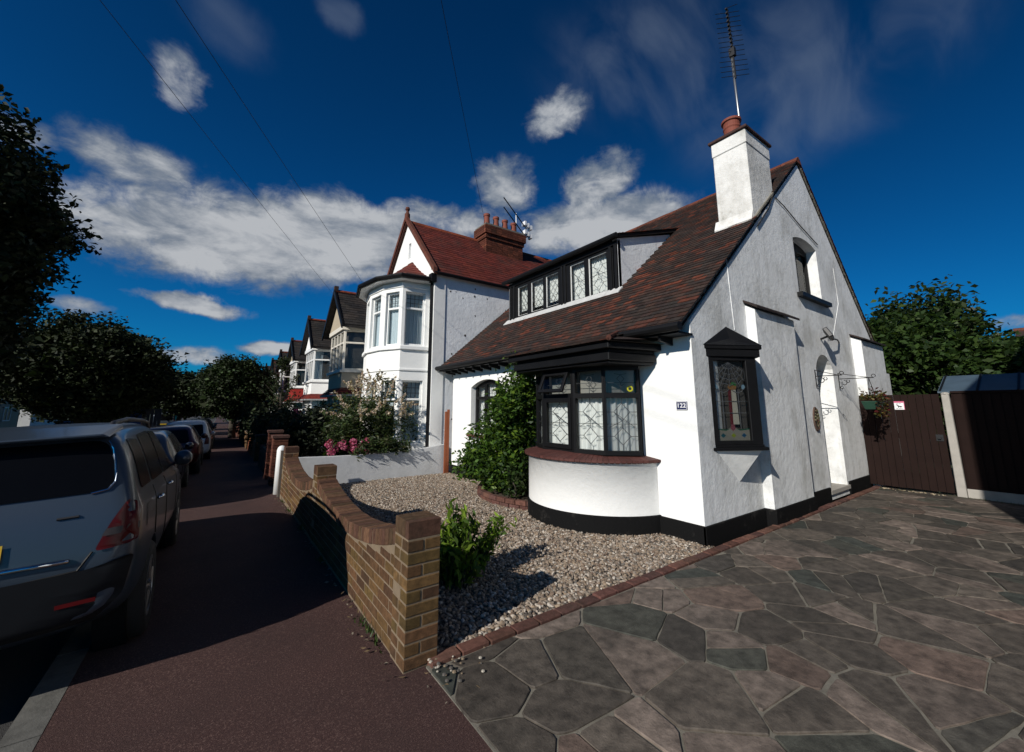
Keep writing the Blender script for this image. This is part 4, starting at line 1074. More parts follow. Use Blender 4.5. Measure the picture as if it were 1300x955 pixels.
def leaf_cols(n, base, var, seed, P=None, topz=None):
    rg = np.random.default_rng(seed); base = np.array(base)
    k = rg.integers(0, len(base), n); c = base[k] * rg.uniform(1 - var, 1 + var, n)[:, None]
    return np.clip(c, 0, 1)

def crown_points(seed, c, rad, clumps, per, cr, lump=.14, lo=-1.0, shell=.40):
    rg = np.random.default_rng(seed)
    d = rg.normal(size=(clumps, 3)); d /= np.linalg.norm(d, axis=1)[:, None]
    d[:, 2] = np.maximum(d[:, 2], lo)
    r = rg.uniform(0, 1, clumps) ** shell
    ph = rg.uniform(0, 6, 6)
    lum = 1 + lump * np.clip(np.sin(d[:, 0] * 3.1 + ph[0]) * np.sin(d[:, 1] * 3.7 + ph[1]) + .6 * np.sin(d[:, 2] * 5 + ph[2] + d[:, 0] * 4) + .25 * rg.normal(size=clumps), -1.6, .9)
    C = d * (r * lum)[:, None] * np.array(rad) + np.array(c)
    P = np.repeat(C, per, 0) + np.clip(rg.normal(size=(clumps * per, 3)), -1.7, 1.7) * cr * rg.uniform(.6, 1.3, (clumps, 1)).repeat(per, 0)
    return P, C

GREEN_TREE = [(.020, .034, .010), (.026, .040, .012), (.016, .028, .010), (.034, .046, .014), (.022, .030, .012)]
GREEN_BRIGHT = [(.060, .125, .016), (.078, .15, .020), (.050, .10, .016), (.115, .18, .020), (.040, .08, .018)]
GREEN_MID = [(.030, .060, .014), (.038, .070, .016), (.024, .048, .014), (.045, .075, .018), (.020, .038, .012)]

def limb(mb, a, b, r0, r1, rng, wob=.12, n=5):
    a, b = Vector(a), Vector(b); pts = [a + (b - a) * (k / n) + Vector((rng.uniform(-wob, wob), rng.uniform(-wob, wob), 0)) * (0 if k in (0,) else 1) for k in range(n + 1)]
    mb.tube(pts, [r0 + (r1 - r0) * k / n for k in range(n + 1)], 8)

def tree(name, label, x, y, trunk_h, r, rad, cz, clumps, per, cr, leaf, seed, group, pal=GREEN_TREE, mat='leaf', nl=7, base=None, lo=-.75, core=0):
    zb = (S(y) if base is None else base) - .05
    t_ = thing(name, label, 'tree', (x, y, zb), group)
    rng = random.Random(seed); tb = MB()
    tb.tube([(x, y, zb - .1), (x, y, zb + .12), (x + rng.uniform(-.05, .05), y, zb + trunk_h * .5), (x + rng.uniform(-.1, .1), y + rng.uniform(-.1, .1), zb + trunk_h)], [r * 1.5, r * 1.1, r * .95, r * .9], 10)
    top = (x, y, zb + trunk_h - .05)
    P, C = crown_points(seed, (x, y, zb + cz), rad, clumps, per, cr, lo=lo)
    for k in range(nl):
        q_ = C[rng.randrange(len(C))]; limb(tb, top, (q_[0], q_[1], max(q_[2], top[2] + .3)), r * .55, .02, rng)
    tb.build('trunk', M['bark'], t_, smooth=True)
    size = np.full(len(P), leaf)
    if core:                                             # oversized leaves added deep inside to block light through the crown
        Pc, _ = crown_points(seed + 5, (x, y, zb + cz), [q_ * .78 for q_ in rad], core, 6, cr, lo=lo); P = np.concatenate([P, Pc]); size = np.concatenate([size, np.full(len(Pc), leaf * 2.6)])
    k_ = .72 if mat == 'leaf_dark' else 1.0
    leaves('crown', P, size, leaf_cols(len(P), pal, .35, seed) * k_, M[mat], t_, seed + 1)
    return t_

# ------------------------------------------------------------------ gate, fence and what is behind
GX = 11.0
gate = thing('side_gate', 'tall dark brown boarded gate closing the gap beside the white house', 'gate', (GX, 2.15, 0))
rng = random.Random(14)
y = 1.535; k = 0; b = MB()
while y < 2.72:
    b.box(GX, GX + .022 + rng.uniform(-.003, .003), y, min(y + .104, 2.735), .05 + rng.uniform(0, .008), 1.85)
    y += .108; k += 1
b.build('boarding', M['timber'], gate, bevel=.004)
b = MB()
for z in (.25, 1.0, 1.6): b.box(GX + .03, GX + .07, 1.53, 2.73, z, z + .10)
b.build('ledge', M['timber'], gate)
b = MB(); b.box(GX - .012, GX, 1.56, 1.66, .98, 1.10); b.box(GX - .05, GX - .012, 1.59, 1.63, 1.02, 1.05); b.build('latch', M['dark_metal'], gate)
sg = thing('dog_warning_sign', 'small white warning sign with pink red header and black dog silhouette on the brown gate', 'sign', (GX - .01, 2.10, 1.64))
MS = frame((GX - .004, 2.10, 1.64), (0, -1, 0))
b = MB(); b.M = MS; b.plate(rect(-.075, .075, -.082, .082), [], .004, 0); b.build('plate', M['white_enamel'], sg)
b = MB(); b.M = MS; b.plate(rect(-.075, .075, .052, .082), [], .0055, .0042); b.plate(rect(.066, .075, -.082, .050), [], .0055, .0042); b.build('header', M['pink_print'], sg)
b = MB(); b.M = MS
b.poly([(-.042, .018, .005), (-.030, .022, .005), (-.022, .010, .005), (-.005, -.008, .005), (.028, -.012, .005), (.040, -.028, .005), (.034, -.034, .005), (.026, -.026, .005), (.024, -.040, .005), (.012, -.040, .005), (.010, -.028, .005), (-.008, -.030, .005), (-.012, -.042, .005), (-.022, -.042, .005), (-.020, -.020, .005), (-.034, .004, .005), (-.044, .008, .005)][::-1])
for k, (u, w_) in enumerate(((-.038, .022), (-.010, .012), (.008, .018), (.032, .014))): b.plate(rect(u - w_ / 2, u + w_ / 2, -.066, -.058), [], .0055, .0042)
for u, w_ in ((-.03, .03), (.01, .03)): b.plate(rect(u - w_ / 2, u + w_ / 2, .036, .041), [], .0055, .0042)
b.build('print', M['black_print'], sg)
post = thing('concrete_post', 'pale concrete post between the brown gate and the brown fence', 'post', (GX, 1.44, 0))
b = MB(); b.hexa([(GX - .04, 1.385, -.1), (GX + .10, 1.385, -.1), (GX + .10, 1.51, -.1), (GX - .04, 1.51, -.1), (GX - .02, 1.40, 1.84), (GX + .08, 1.40, 1.84), (GX + .08, 1.50, 1.84), (GX - .02, 1.50, 1.84)]); b.lathe([(.07, 1.84), (.05, 1.875), (0.001, 1.885)], (GX + .03, 1.45, 0), 4)
b.build('shaft', M['concrete'], post, bevel=.008)
fence = thing('panel_fence', 'dark brown boarded fence panel on a concrete gravel board, half in shadow', 'fence', (GX, 0, 0))
y = -1.9; b = MB()
while y < 1.36:
    y1 = min(y + .118, 1.375); b.hexa([(GX + .0, y, .17), (GX + .03, y, .17), (GX + .03, y1, .17), (GX + .012, y1, .17), (GX + .0, y, 1.86), (GX + .03, y, 1.86), (GX + .03, y1, 1.86), (GX + .012, y1, 1.86)]); y += .112
b.build('boarding', M['timber'], fence)
b = MB(); b.box(GX - .015, GX + .05, -1.9, 1.38, -.05, .165); b.build('gravel_board', M['concrete'], fence, bevel=.006)
b = MB(); b.box(GX - .02, GX + .06, -1.9, 1.38, 1.862, 1.90); b.build('capping', M['timber'], fence)
# planter hung from the bracket by the gate
pt = thing('hanging_planter', 'green plastic trough planter with straggly reddish plants, hung by the gate', 'planter', (10.35, 2.35, 1.60))
b = MB(); b.hexa([(10.08, 2.26, 1.56), (10.62, 2.26, 1.56), (10.62, 2.42, 1.56), (10.08, 2.42, 1.56), (10.03, 2.22, 1.72), (10.67, 2.22, 1.72), (10.67, 2.46, 1.72), (10.03, 2.46, 1.72)]); b.build('trough', M['green_plastic'], pt, bevel=.012)
b = MB(); b.tube([(10.1, 2.34, 1.72), (9.99, 2.28, 2.16)], .005, 4); b.tube([(10.6, 2.34, 1.72), (9.99, 2.28, 2.16)], .005, 4); b.build('chain', M['dark_metal'], pt)
rg = np.random.default_rng(5); n = 420
P = np.stack([rg.uniform(10.0, 10.7, n), rg.uniform(2.16, 2.5, n), 1.74 + np.abs(rg.normal(0, .09, n))], 1); P[300:, 2] = 1.72 - rg.uniform(0, .3, 120); P[300:, 1] = rg.uniform(2.15, 2.28, 120)
leaves('plants', P, .065, leaf_cols(n, [(.09, .045, .02), (.06, .06, .018), (.13, .10, .02), (.04, .055, .02), (.12, .02, .02)], .3, 3), M['leaf'], pt, 6)
# shed roof behind the fence
shed = thing('garden_shed', 'garden shed behind the brown fence with blue grey sheeted roof', 'shed', (13.0, 0.2, 0))
b = MB(); b.box(12.45, 14.2, -1.3, 1.62, -.1, 1.88); b.build('wall', M['timber'], shed)
b = MB(); b.hexa([(12.28, -1.5, 1.90), (13.3, -1.5, 2.26), (13.3, 1.72, 2.26), (12.28, 1.72, 1.90), (12.28, -1.5, 1.93), (13.3, -1.5, 2.30), (13.3, 1.72, 2.30), (12.28, 1.72, 1.93)]); b.hexa([(13.3, -1.5, 2.26), (14.3, -1.5, 1.90), (14.3, 1.72, 1.90), (13.3, 1.72, 2.26), (13.3, -1.5, 2.30), (14.3, -1.5, 1.93), (14.3, 1.72, 1.93), (13.3, 1.72, 2.30)])
sr = b.build('roof', M['felt'], shed)
b = MB()
for k in range(7):
    y = -1.45 + k * .52; b.hexa([(12.29, y, 1.932), (13.3, y, 2.302), (13.3, y + .03, 2.302), (12.29, y + .03, 1.932), (12.29, y, 1.952), (13.3, y, 2.322), (13.3, y + .03, 2.322), (12.29, y + .03, 1.952)])
b.build('batten', M['black'], sr)
tree('garden_tree', 'tall dense green tree in the back garden behind the gate, beside the gable', 17.5, 3.5, 1.6, .18, (2.4, 2.0, 2.0), 2.7, 330, 60, .24, .19, 301, 'trees in the back gardens', GREEN_MID, nl=8, base=-.1, lo=-1)
tree('garden_tree', 'highest open topped tree behind the garden gate, its crown ragged against the sky', 20.5, 2.9, 2.0, .2, (2.2, 1.9, 2.3), 3.6, 260, 55, .26, .20, 302, 'trees in the back gardens', GREEN_TREE + GREEN_MID, nl=9, base=-.1, lo=-1)
tree('garden_tree', 'lower rounded tree standing behind the shed roof', 18.0, 1.25, 1.2, .14, (1.9, 1.5, 1.45), 2.3, 240, 60, .22, .18, 303, 'trees in the back gardens', GREEN_MID, nl=7, base=-.1, lo=-1)
tree('garden_tree', 'dark bushy tree at the back between the shed and the far brown roofed house', 21.0, .9, 1.2, .14, (1.6, 1.2, 1.2), 2.5, 150, 55, .2, .18, 304, 'trees in the back gardens', GREEN_TREE, nl=7, base=-.1, lo=-1)
# house far behind, only its roof shows
fh = thing('distant_house', 'brown roofed house beyond the trees at the far right with a white window', 'house', (28, -1, 0))
b = MB(); b.box(26.5, 33, -9, 1.0, -.2, 3.4); b.build('wall', M['render_grey'], fh)
b = MB(); b.hexa([(26.1, -9.3, 3.3), (29.6, -9.3, 3.3), (29.6, 1.3, 3.3), (26.1, 1.3, 3.3), (29.5, -9.3, 5.05), (29.6, -9.3, 5.05), (29.6, 1.3, 5.05), (29.5, 1.3, 5.05)], (.045, .028, .024)); b.hexa([(29.6, -9.3, 3.3), (33.2, -9.3, 3.3), (33.2, 1.3, 3.3), (29.6, 1.3, 3.3), (29.6, -9.3, 5.05), (29.7, -9.3, 5.05), (29.7, 1.3, 5.05), (29.6, 1.3, 5.05)], (.045, .028, .024)); b.build('roof', M['tile'], fh)
b = MB(); b.tube([(29.6, -9.3, 5.1), (29.6, 1.35, 5.1)], .12, 8, (.13, .04, .022)); b.build('ridge', M['tile'], fh)
window(fh, frame((26.44, .95, 2.75), (0, -1, 0)), 1.1, .75, [(.08, 1.02, .07, .68, None)], M['white_frame'], .08, front=.04, curtain=None)

# ------------------------------------------------------------------ front garden wall of brown bricks
BCOL = [(.130, .076, .029), (.115, .064, .026), (.140, .080, .032), (.105, .056, .027), (.122, .064, .029), (.088, .046, .025), (.130, .066, .032), (.112, .070, .025)]
BTOP = [(.115, .058, .036), (.10, .05, .03), (.125, .066, .038), (.085, .042, .028), (.095, .055, .03)]
wall_t = thing('garden_wall', 'low brown brick front garden wall with curved dips between square pillars', 'wall', (1.16, 5.8, 0))
WX0, WX1 = 1.068, 1.276
rng = random.Random(33)
def profile(y):
    def dip(a, b, za, zm, zb):
        t_ = (y - a) / (b - a); zl = za + (zb - za) * t_; return zl - 4 * t_ * (1 - t_) * ((za + zb) / 2 - zm)
    if y < 5.72: return dip(2.85, 5.72, .79, .56, .75)
    return dip(5.72, 8.75, .74, .50, .70)
CO = .225 * .5                                           # coping bricks on edge
# mortar core
core = MB()
ys = [2.84 + k * (8.76 - 2.84) / 60 for k in range(61)]
for a, b_ in zip(ys[:-1], ys[1:]):
    core.hexa([(WX0 + .0005, a, -.1), (WX1 - .0005, a, -.1), (WX1 - .0005, b_, -.1), (WX0 + .0005, b_, -.1), (WX0 + .0005, a, profile(a) - .012), (WX1 - .0005, a, profile(a) - .012), (WX1 - .0005, b_, profile(b_) - .012), (WX0 + .0005, b_, profile(b_) - .012)])
for y0 in (2.622, 5.64, 8.70):
    core.box(WX0 - .0065, WX1 + .0085, y0 + .0015, y0 + .2385, -.1, .76)
core.build('mortar_core', M['mortar'], wall_t)
bk = MB()
r_ = 0; z = .004
while z < .80:
    y = 2.84 - (r_ % 2) * .112
    while y < 8.70:
        y0, y1 = max(y, 2.842), min(y + .213, 8.70); y += .225
        if y1 - y0 < .03: continue
        zt_ = min(profile(y0), profile(y1)) - CO - .006
        z1 = min(z + .065, zt_)
        if z1 - z < .006: continue
        zz = z + rng.uniform(-.002, .002)
        # bricks darken towards the top of the wall
        f = .98 - .30 * max(0, z - .25) / .45
        for x0, x1 in ((WX0 - rng.uniform(.001, .006), WX0 + .1), (WX1 - .1, WX1 + rng.uniform(.001, .006))):
            g = rng.uniform(.72, 1.22) * f; c = tuple(q * g for q in rng.choice(BCOL)); bk.box(x0, x1, y0, y1, zz, z1, c)
    z += .0755; r_ += 1
bk.build('brick_courses', M['brick'], wall_t, bevel=.004)
cp = MB(); y = 2.85
while y < 8.70:
    if not (5.60 < y < 5.91):
        z1 = profile(y + .033); sl = (profile(y + .07) - profile(y)) / .07; g = rng.uniform(.7, 1.25); c = tuple(q * g for q in rng.choice(BTOP)); w_ = .066
        dz = sl * w_; zz = rng.uniform(-.003, .003); e0, e1 = WX0 - .004 + rng.uniform(-.003, .003), WX1 + .004
        cp.hexa([(e0, y, z1 - CO - dz / 2), (e1, y, z1 - CO - dz / 2), (e1, y + w_, z1 - CO + dz / 2), (e0, y + w_, z1 - CO + dz / 2), (e0, y, z1 + zz - dz / 2), (e1, y, z1 + zz - dz / 2), (e1, y + w_, z1 + zz + dz / 2), (e0, y + w_, z1 + zz + dz / 2)], c)
    y += .0755
cp.build('coping', M['brick'], wall_t, bevel=.004)
for y0 in (2.62, 5.638, 8.698):
    pb = MB(); z = .004; r_ = 0; X0, X1, Y0, Y1 = WX0 - .008, WX1 + .010, y0, y0 + .24
    while z < .74:
        xm = X0 + .108 + rng.uniform(-.012, .012)
        lay = [(X0, xm, Y0, Y0 + .103), (xm + .011, X1, Y0, Y0 + .103), (X0, X0 + .1, Y0 + .114, Y1), (X0 + .112, X1, Y0 + .114, Y1)] if r_ % 2 else [(X0, X1, Y0, Y0 + .130), (X0, X0 + .1, Y0 + .141, Y1), (X0 + .112, X1, Y0 + .141, Y1)]
        for a, b_, c_, d_ in lay:
            g = rng.uniform(.75, 1.2); c = tuple(q * g for q in rng.choice(BCOL)); o1 = rng.uniform(-.002, .002)
            pb.box(a + o1, b_ + o1, c_ + o1, d_ + o1, z, z + .065, c)
        z += .0755; r_ += 1
    for q_ in range(4):                                   # bricks on edge across the top
        g = rng.uniform(.75, 1.2); c = tuple(v * g for v in rng.choice(BTOP)); w_ = (Y1 - Y0) / 4
        pb.box(X0 - .002, X1 + .002, Y0 + q_ * w_ + .003, Y0 + (q_ + 1) * w_ - .003, z, z + .108 + rng.uniform(-.002, .003), c)
    pb.build('pillar', M['brick'], wall_t, bevel=.004)

# white rendered side wall, posts
ww = thing('side_garden_wall', 'low white rendered wall between the gravel garden and the neighbour, dappled by shrub shadow', 'wall', (3, 9.4, 0))
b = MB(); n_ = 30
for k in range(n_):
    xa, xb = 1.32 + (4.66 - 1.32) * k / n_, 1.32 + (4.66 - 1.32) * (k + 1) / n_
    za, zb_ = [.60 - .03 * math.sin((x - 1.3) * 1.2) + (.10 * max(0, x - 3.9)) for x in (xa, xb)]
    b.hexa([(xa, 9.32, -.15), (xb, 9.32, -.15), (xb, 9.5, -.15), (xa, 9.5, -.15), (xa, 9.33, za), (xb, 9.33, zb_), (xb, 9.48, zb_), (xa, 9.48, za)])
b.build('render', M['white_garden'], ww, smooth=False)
b = thing('timber_post', 'thin orange stained timber post at the far corner of the white house', 'post', (4.66, 9.26, 0))
q_ = MB(); q_.box(4.64, 4.69, 9.23, 9.28, -.05, 1.55); q_.box(4.575, 4.635, 9.235, 9.275, -.05, 1.50); q_.build('shaft', M['timber_orange'], b)
gp = thing('gate_post', 'round topped white concrete post at the end of the brown brick wall', 'post', (1.08, 9.3, 0))
q_ = MB(); q_.lathe([(.085, -.12), (.085, .76), (.07, .81), (.04, .84), (.001, .85)], (1.08, 9.42, 0), 16); q_.build('shaft', M['white_frame'], gp, smooth=True)
gp = thing('timber_board', 'narrow brown board standing between the white post and the brick wall', 'board', (1.1, 9.1, 0))
q_ = MB(); q_.box(1.03, 1.20, 9.06, 9.12, -.1, .78); q_.build('plank', M['timber_grey'], gp, bevel=.004)
def pier(name, label, x, y, w_, h_, pal, seed):
    t_ = thing(name, label, 'pillar', (x, y, S(y)), 'brick gate piers along the pavement'); rg_ = random.Random(seed); b_ = MB(); z_ = S(y) - .05
    while z_ < S(y) + h_:
        for (a, c_, d_, e_) in ((x, x + w_, y, y + .1), (x, x + .1, y + .11, y + w_), (x + .11, x + w_, y + .11, y + w_)):
            g = rg_.uniform(.7, 1.2); b_.box(a, c_, d_, e_, z_, z_ + .065, tuple(v * g for v in rg_.choice(pal)))
        z_ += .0755
    b_.box(x - .02, x + w_ + .02, y - .02, y + w_ + .02, z_, z_ + .06, (.10, .05, .04)); b_.build('brickwork', M['brick'], t_, bevel=.004); return t_
REDB = [(.11, .038, .024), (.095, .032, .022), (.125, .045, .028)]
ORB = [(.24, .075, .03), (.20, .06, .028), (.27, .09, .035)]
pier('brick_pier', 'dark red brick gate pier just past the white post', 1.02, 10.5, .30, .95, REDB, 1)
pier('brick_pier', 'second red brick pier, a little taller, beyond the gate', 1.02, 11.6, .30, 1.05, REDB, 2)
pier('brick_pier', 'sunlit orange brick pier further along the pavement', 1.05, 16.0, .34, .78, ORB, 3)
def runwall(label, y0, y1, h_, pal, seed, x=1.08):
    t_ = thing('front_wall', label, 'wall', (x, y0, S(y0)), 'neighbours front walls'); rg_ = random.Random(seed); b_ = MB(); z_ = S(y1) - .05; r = 0
    c_ = MB(); c_.hexa([(x + .005, y0, S(y0) - .1), (x + .20, y0, S(y0) - .1), (x + .20, y1, S(y1) - .1), (x + .005, y1, S(y1) - .1), (x + .005, y0, S(y0) + h_ - .01), (x + .20, y0, S(y0) + h_ - .01), (x + .20, y1, S(y1) + h_ - .01), (x + .005, y1, S(y1) + h_ - .01)]); c_.build('mortar_core', M['mortar'], t_)
    while z_ < S(y0) + h_ - .06:
        y = y0 - (r % 2) * .11
        while y < y1:
            g = rg_.uniform(.7, 1.2); a, e = max(y, y0), min(y + .213, y1)
            if e - a > .03: b_.box(x, x + .205, a, e, z_, z_ + .065, tuple(v * g for v in rg_.choice(pal)))
            y += .225
        z_ += .0755; r += 1
    b_.build('brickwork', M['brick'], t_); return t_
runwall('low red brick front wall before the dark bushes', 11.95, 14.6, .62, REDB, 5)
runwall('low orange brick front wall past the dark bushes', 16.4, 20.5, .6, ORB, 6)
runwall('grey brown front wall far along the pavement', 21.5, 27, .7, BCOL, 7)
runwall('farthest low front wall in shade', 28, 38, .75, REDB, 8)
# flower bed edging
eb = thing('bed_edging', 'curved red brick edging round the bed of the climbing shrub', 'edging', (4.0, 5.9, 0))
b = MB(); rng = random.Random(9)
for row in (0, 1):
    for k in range(11):
        t0, t1 = R(150 - k * 10.2 + row * 4), R(150 - (k + .94) * 10.2 + row * 4)
        def PT(t_, r_): return (4.72 - r_ * .87 * math.sin(t_), 6.0 - r_ * 1.22 * math.cos(t_))
        g = rng.uniform(.75, 1.2); c = tuple(v * g for v in rng.choice(BR)); (xa, ya), (xb, yb), (xc, yc), (xd, yd) = PT(t0, 1.0), PT(t1, 1.0), PT(t1, .9), PT(t0, .9)
        b.hexa([(xa, ya, row * .075), (xd, yd, row * .075), (xc, yc, row * .075), (xb, yb, row * .075), (xa, ya, row * .075 + .068), (xd, yd, row * .075 + .068), (xc, yc, row * .075 + .068), (xb, yb, row * .075 + .068)], c)
b.build('bricks', M['brick'], eb, bevel=.005)
b = MB(); b.prism([(4.72 - .80 * math.sin(R(a)), 6.0 - 1.12 * math.cos(R(a))) for a in range(150, 20, -10)] + [(4.72, 5.0), (4.72, 7.0)], -.02, .10)
tag(b.build('flower_bed_soil', M['soil']), kind='structure')

# ------------------------------------------------------------------ shrubs of the front gardens
def shrub(name, label, blobs, leaf, pal, seed, stems=None, aspect=.5, up=.3, mat='leaf', extra=None, group=None, cat='shrub'):
    c0 = blobs[0][0]; t_ = thing(name, label, cat, (c0[0], c0[1], 0), group)
    Ps = []
    for k, (c, rad, clumps, per, cr) in enumerate(blobs):
        P, C = crown_points(seed + k * 7, c, rad, clumps, per, cr, lump=.3); Ps.append(P)
    P = np.concatenate(Ps); P = P[P[:, 2] > .03]
    if extra is not None: P = extra(P)
    tb = MB(); rg_ = random.Random(seed)
    for (a, b_, r0) in (stems or []): limb(tb, a, b_, r0, .008, rg_, .05, 5)
    if tb.f: tb.build('stem', M['bark'], t_, smooth=True)
    leaves('foliage', P, leaf, leaf_cols(len(P), pal, .35, seed), M[mat], t_, seed + 3, aspect, up)
    return t_
def keep_off(P):                                         # the plant stops at the wall and at the bay
    ok = (P[:, 0] < XF - .02) & ~(((P[:, 0] - BXC) ** 2 + (P[:, 1] - BYC) ** 2 < (BR_ + .03) ** 2) & (P[:, 2] < .95)) & ~((P[:, 0] > 4.10) & (P[:, 1] < 5.62))
    P = P[ok]; inside = ((P[:, 0] - 4.72) / .80) ** 2 + ((P[:, 1] - 6.0) / 1.1) ** 2 < 1
    return P[(P[:, 2] > .30) | (inside & (P[:, 2] > .13))]
shrub('climbing_shrub', 'large leafy green shrub climbing between the arched window and the bay', [((4.32, 5.98, 1.52), (.42, .52, .72), 120, 34, .10), ((4.25, 6.25, .80), (.5, .72, .66), 130, 34, .11), ((4.45, 5.75, 1.75), (.30, .40, .50), 60, 34, .10), ((4.05, 6.7, .55), (.42, .5, .5), 60, 32, .10), ((4.3, 7.15, .62), (.35, .45, .22), 24, 26, .10)], .105, GREEN_BRIGHT + GREEN_BRIGHT + GREEN_MID, 51,
      [((4.5, 6.1, 0), (4.35, 6.0, 1.8), .04), ((4.5, 6.2, 0), (4.3, 6.6, 1.3), .035), ((4.5, 6.0, 0), (4.45, 5.75, 2.0), .03)], .42, extra=keep_off)
shrub('bed_plant', 'glossy dark green bush in the brick edged bed right below the bay', [((4.20, 5.62, .34), (.24, .30, .22), 36, 30, .06)], .075, GREEN_MID + GREEN_TREE, 61, [((4.1, 5.6, 0), (4.0, 5.5, .4), .015)], .6, extra=keep_off)
# evergreen by the pillar: upright shoots of lance leaves
ev = thing('evergreen_shrub', 'small bright green shrub with upright shoots in the gravel behind the near pillar', 'shrub', (1.95, 3.55, 0))
rg = np.random.default_rng(71); rr_ = random.Random(71); Ps = []; st = MB()
for k in range(64):
    a = rr_.uniform(0, 2 * PI); r0 = rr_.uniform(0, .16); sp_r = rr_.uniform(.05, .36); h = rr_.uniform(.30, .74) * (1 - .35 * sp_r / .36)
    if k > 55: a = rr_.uniform(-.5, .2); sp_r = rr_.uniform(.35, .52); h = rr_.uniform(.35, .55)
    p0 = Vector((1.92 + r0 * math.cos(a), 3.55 + r0 * math.sin(a), 0)); p1 = Vector((1.92 + sp_r * math.cos(a), 3.55 + sp_r * math.sin(a), h))
    st.tube([p0, p0.lerp(p1, .5) + Vector((0, 0, .03)), p1], [.007, .005, .003], 5)
    m_ = int(26 * h / .6) + 6
    f = np.linspace(.28, 1.04, m_) + rg.uniform(-.03, .03, m_)
    Ps.append(np.array(p0)[None] * (1 - f)[:, None] + np.array(p1)[None] * f[:, None] + rg.normal(size=(m_, 3)) * .022)
P = np.concatenate(Ps); st.build('stem', M['bark'], ev)
leaves('foliage', P, .095, leaf_cols(len(P), [(.13, .21, .022), (.10, .17, .02), (.16, .24, .025), (.07, .13, .018), (.05, .09, .015)], .3, 72), M['leaf'], ev, 73, .34, .15, -.9)
# buddleia with pale flower spikes
bd_blobs = [((3.2, 10.3, 1.35), (.95, .7, .85), 150, 26, .12), ((2.6, 10.3, 1.0), (.65, .5, .6), 80, 26, .11), ((3.6, 10.2, .95), (.55, .5, .6), 80, 26, .11), ((3.2, 9.32, .74), (.75, .14, .16), 34, 22, .06)]
bd = shrub('buddleia', 'large arching shrub with pale pinkish flower spikes in front of the round bay', bd_blobs, .12, [(.045, .07, .025), (.06, .085, .032), (.035, .055, .02), (.075, .08, .04)], 81, [((3.2, 10.3, -.1), (2.7, 10.2, 1.4), .03), ((3.2, 10.3, -.1), (3.3, 10.3, 2.0), .03), ((3.2, 10.3, -.1), (3.7, 10.2, 1.4), .03)], .28, .2)
rg = np.random.default_rng(83); Ps = []
for k in range(76):
    d = rg.normal(size=3); d[2] = abs(d[2]) * .8 + .2; d[1] -= .5; d /= np.linalg.norm(d); c = np.array((3.15, 10.25, 1.25)) + d * np.array((1.1, .8, 1.0)) * rg.uniform(.85, 1.1)
    ax = d * .6 + np.array((0, 0, .3)) + rg.normal(size=3) * .3; ax /= np.linalg.norm(ax); f = rg.uniform(0, 1, 44); L_ = rg.uniform(.20, .38)
    Ps.append(c + ax * (f * L_)[:, None] + rg.normal(size=(44, 3)) * (.032 * (1.1 - f))[:, None])
P = np.concatenate(Ps); leaves('flower_spike', P, .045, leaf_cols(len(P), [(.56, .48, .40), (.48, .37, .33), (.60, .52, .42), (.34, .22, .15)], .25, 84), M['petal'], bd, 85, .8)
hy = shrub('hydrangea', 'pink flowering hydrangea above the white garden wall', [((2.4, 9.85, .52), (.5, .25, .22), 50, 22, .06)], .10, GREEN_MID, 91, None, .6)
rg = np.random.default_rng(92); Ps = []
for k in range(40):
    c = np.array((rg.uniform(1.95, 2.85), rg.uniform(9.50, 9.75), rg.uniform(.60, .86))); d = rg.normal(size=(38, 3)); d /= np.linalg.norm(d, axis=1)[:, None]; Ps.append(c + d * .055)
P = np.concatenate(Ps); leaves('flower_head', P, .04, leaf_cols(len(P), [(.42, .07, .16), (.50, .12, .22), (.34, .05, .13), (.55, .20, .28)], .25, 93), M['petal'], hy, 94, .9)
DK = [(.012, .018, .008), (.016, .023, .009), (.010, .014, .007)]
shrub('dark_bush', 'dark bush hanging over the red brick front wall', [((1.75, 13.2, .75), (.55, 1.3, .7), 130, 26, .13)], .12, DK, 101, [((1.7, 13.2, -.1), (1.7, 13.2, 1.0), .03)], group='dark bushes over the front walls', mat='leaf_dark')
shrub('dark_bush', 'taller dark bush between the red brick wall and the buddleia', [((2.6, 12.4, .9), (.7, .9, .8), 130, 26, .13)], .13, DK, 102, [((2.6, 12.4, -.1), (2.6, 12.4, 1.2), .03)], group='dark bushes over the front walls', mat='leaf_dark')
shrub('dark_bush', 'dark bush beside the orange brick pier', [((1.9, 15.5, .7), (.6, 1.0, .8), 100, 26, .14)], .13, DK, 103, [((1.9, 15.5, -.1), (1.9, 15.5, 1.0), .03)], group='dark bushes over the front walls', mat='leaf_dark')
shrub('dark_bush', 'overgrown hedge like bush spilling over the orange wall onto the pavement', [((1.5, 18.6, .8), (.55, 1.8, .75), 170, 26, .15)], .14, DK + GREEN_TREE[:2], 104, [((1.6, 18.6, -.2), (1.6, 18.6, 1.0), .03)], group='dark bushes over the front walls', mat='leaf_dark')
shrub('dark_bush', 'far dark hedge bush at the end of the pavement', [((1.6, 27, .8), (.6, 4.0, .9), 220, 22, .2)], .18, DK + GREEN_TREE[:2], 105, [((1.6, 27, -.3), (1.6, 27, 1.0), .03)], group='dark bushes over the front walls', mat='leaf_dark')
pk = shrub('rose_bush', 'rose bush with bright pink flowers beyond the orange brick pier', [((2.3, 17.6, 1.0), (.5, .7, .6), 60, 22, .10)], .10, GREEN_TREE, 111, [((2.3, 17.6, -.2), (2.3, 17.6, 1.2), .025)])
P, C = crown_points(112, (2.2, 17.4, 1.1), (.5, .7, .5), 26, 16, .06); leaves('flower', P, .07, leaf_cols(len(P), [(.40, .03, .15), (.48, .06, .2)], .3, 113), M['petal'], pk, 114, .9)
sp = thing('sapling', 'thin upright young tree with sparse leaves in front of the red painted house', 'tree', (2.2, 21.5, -.2))
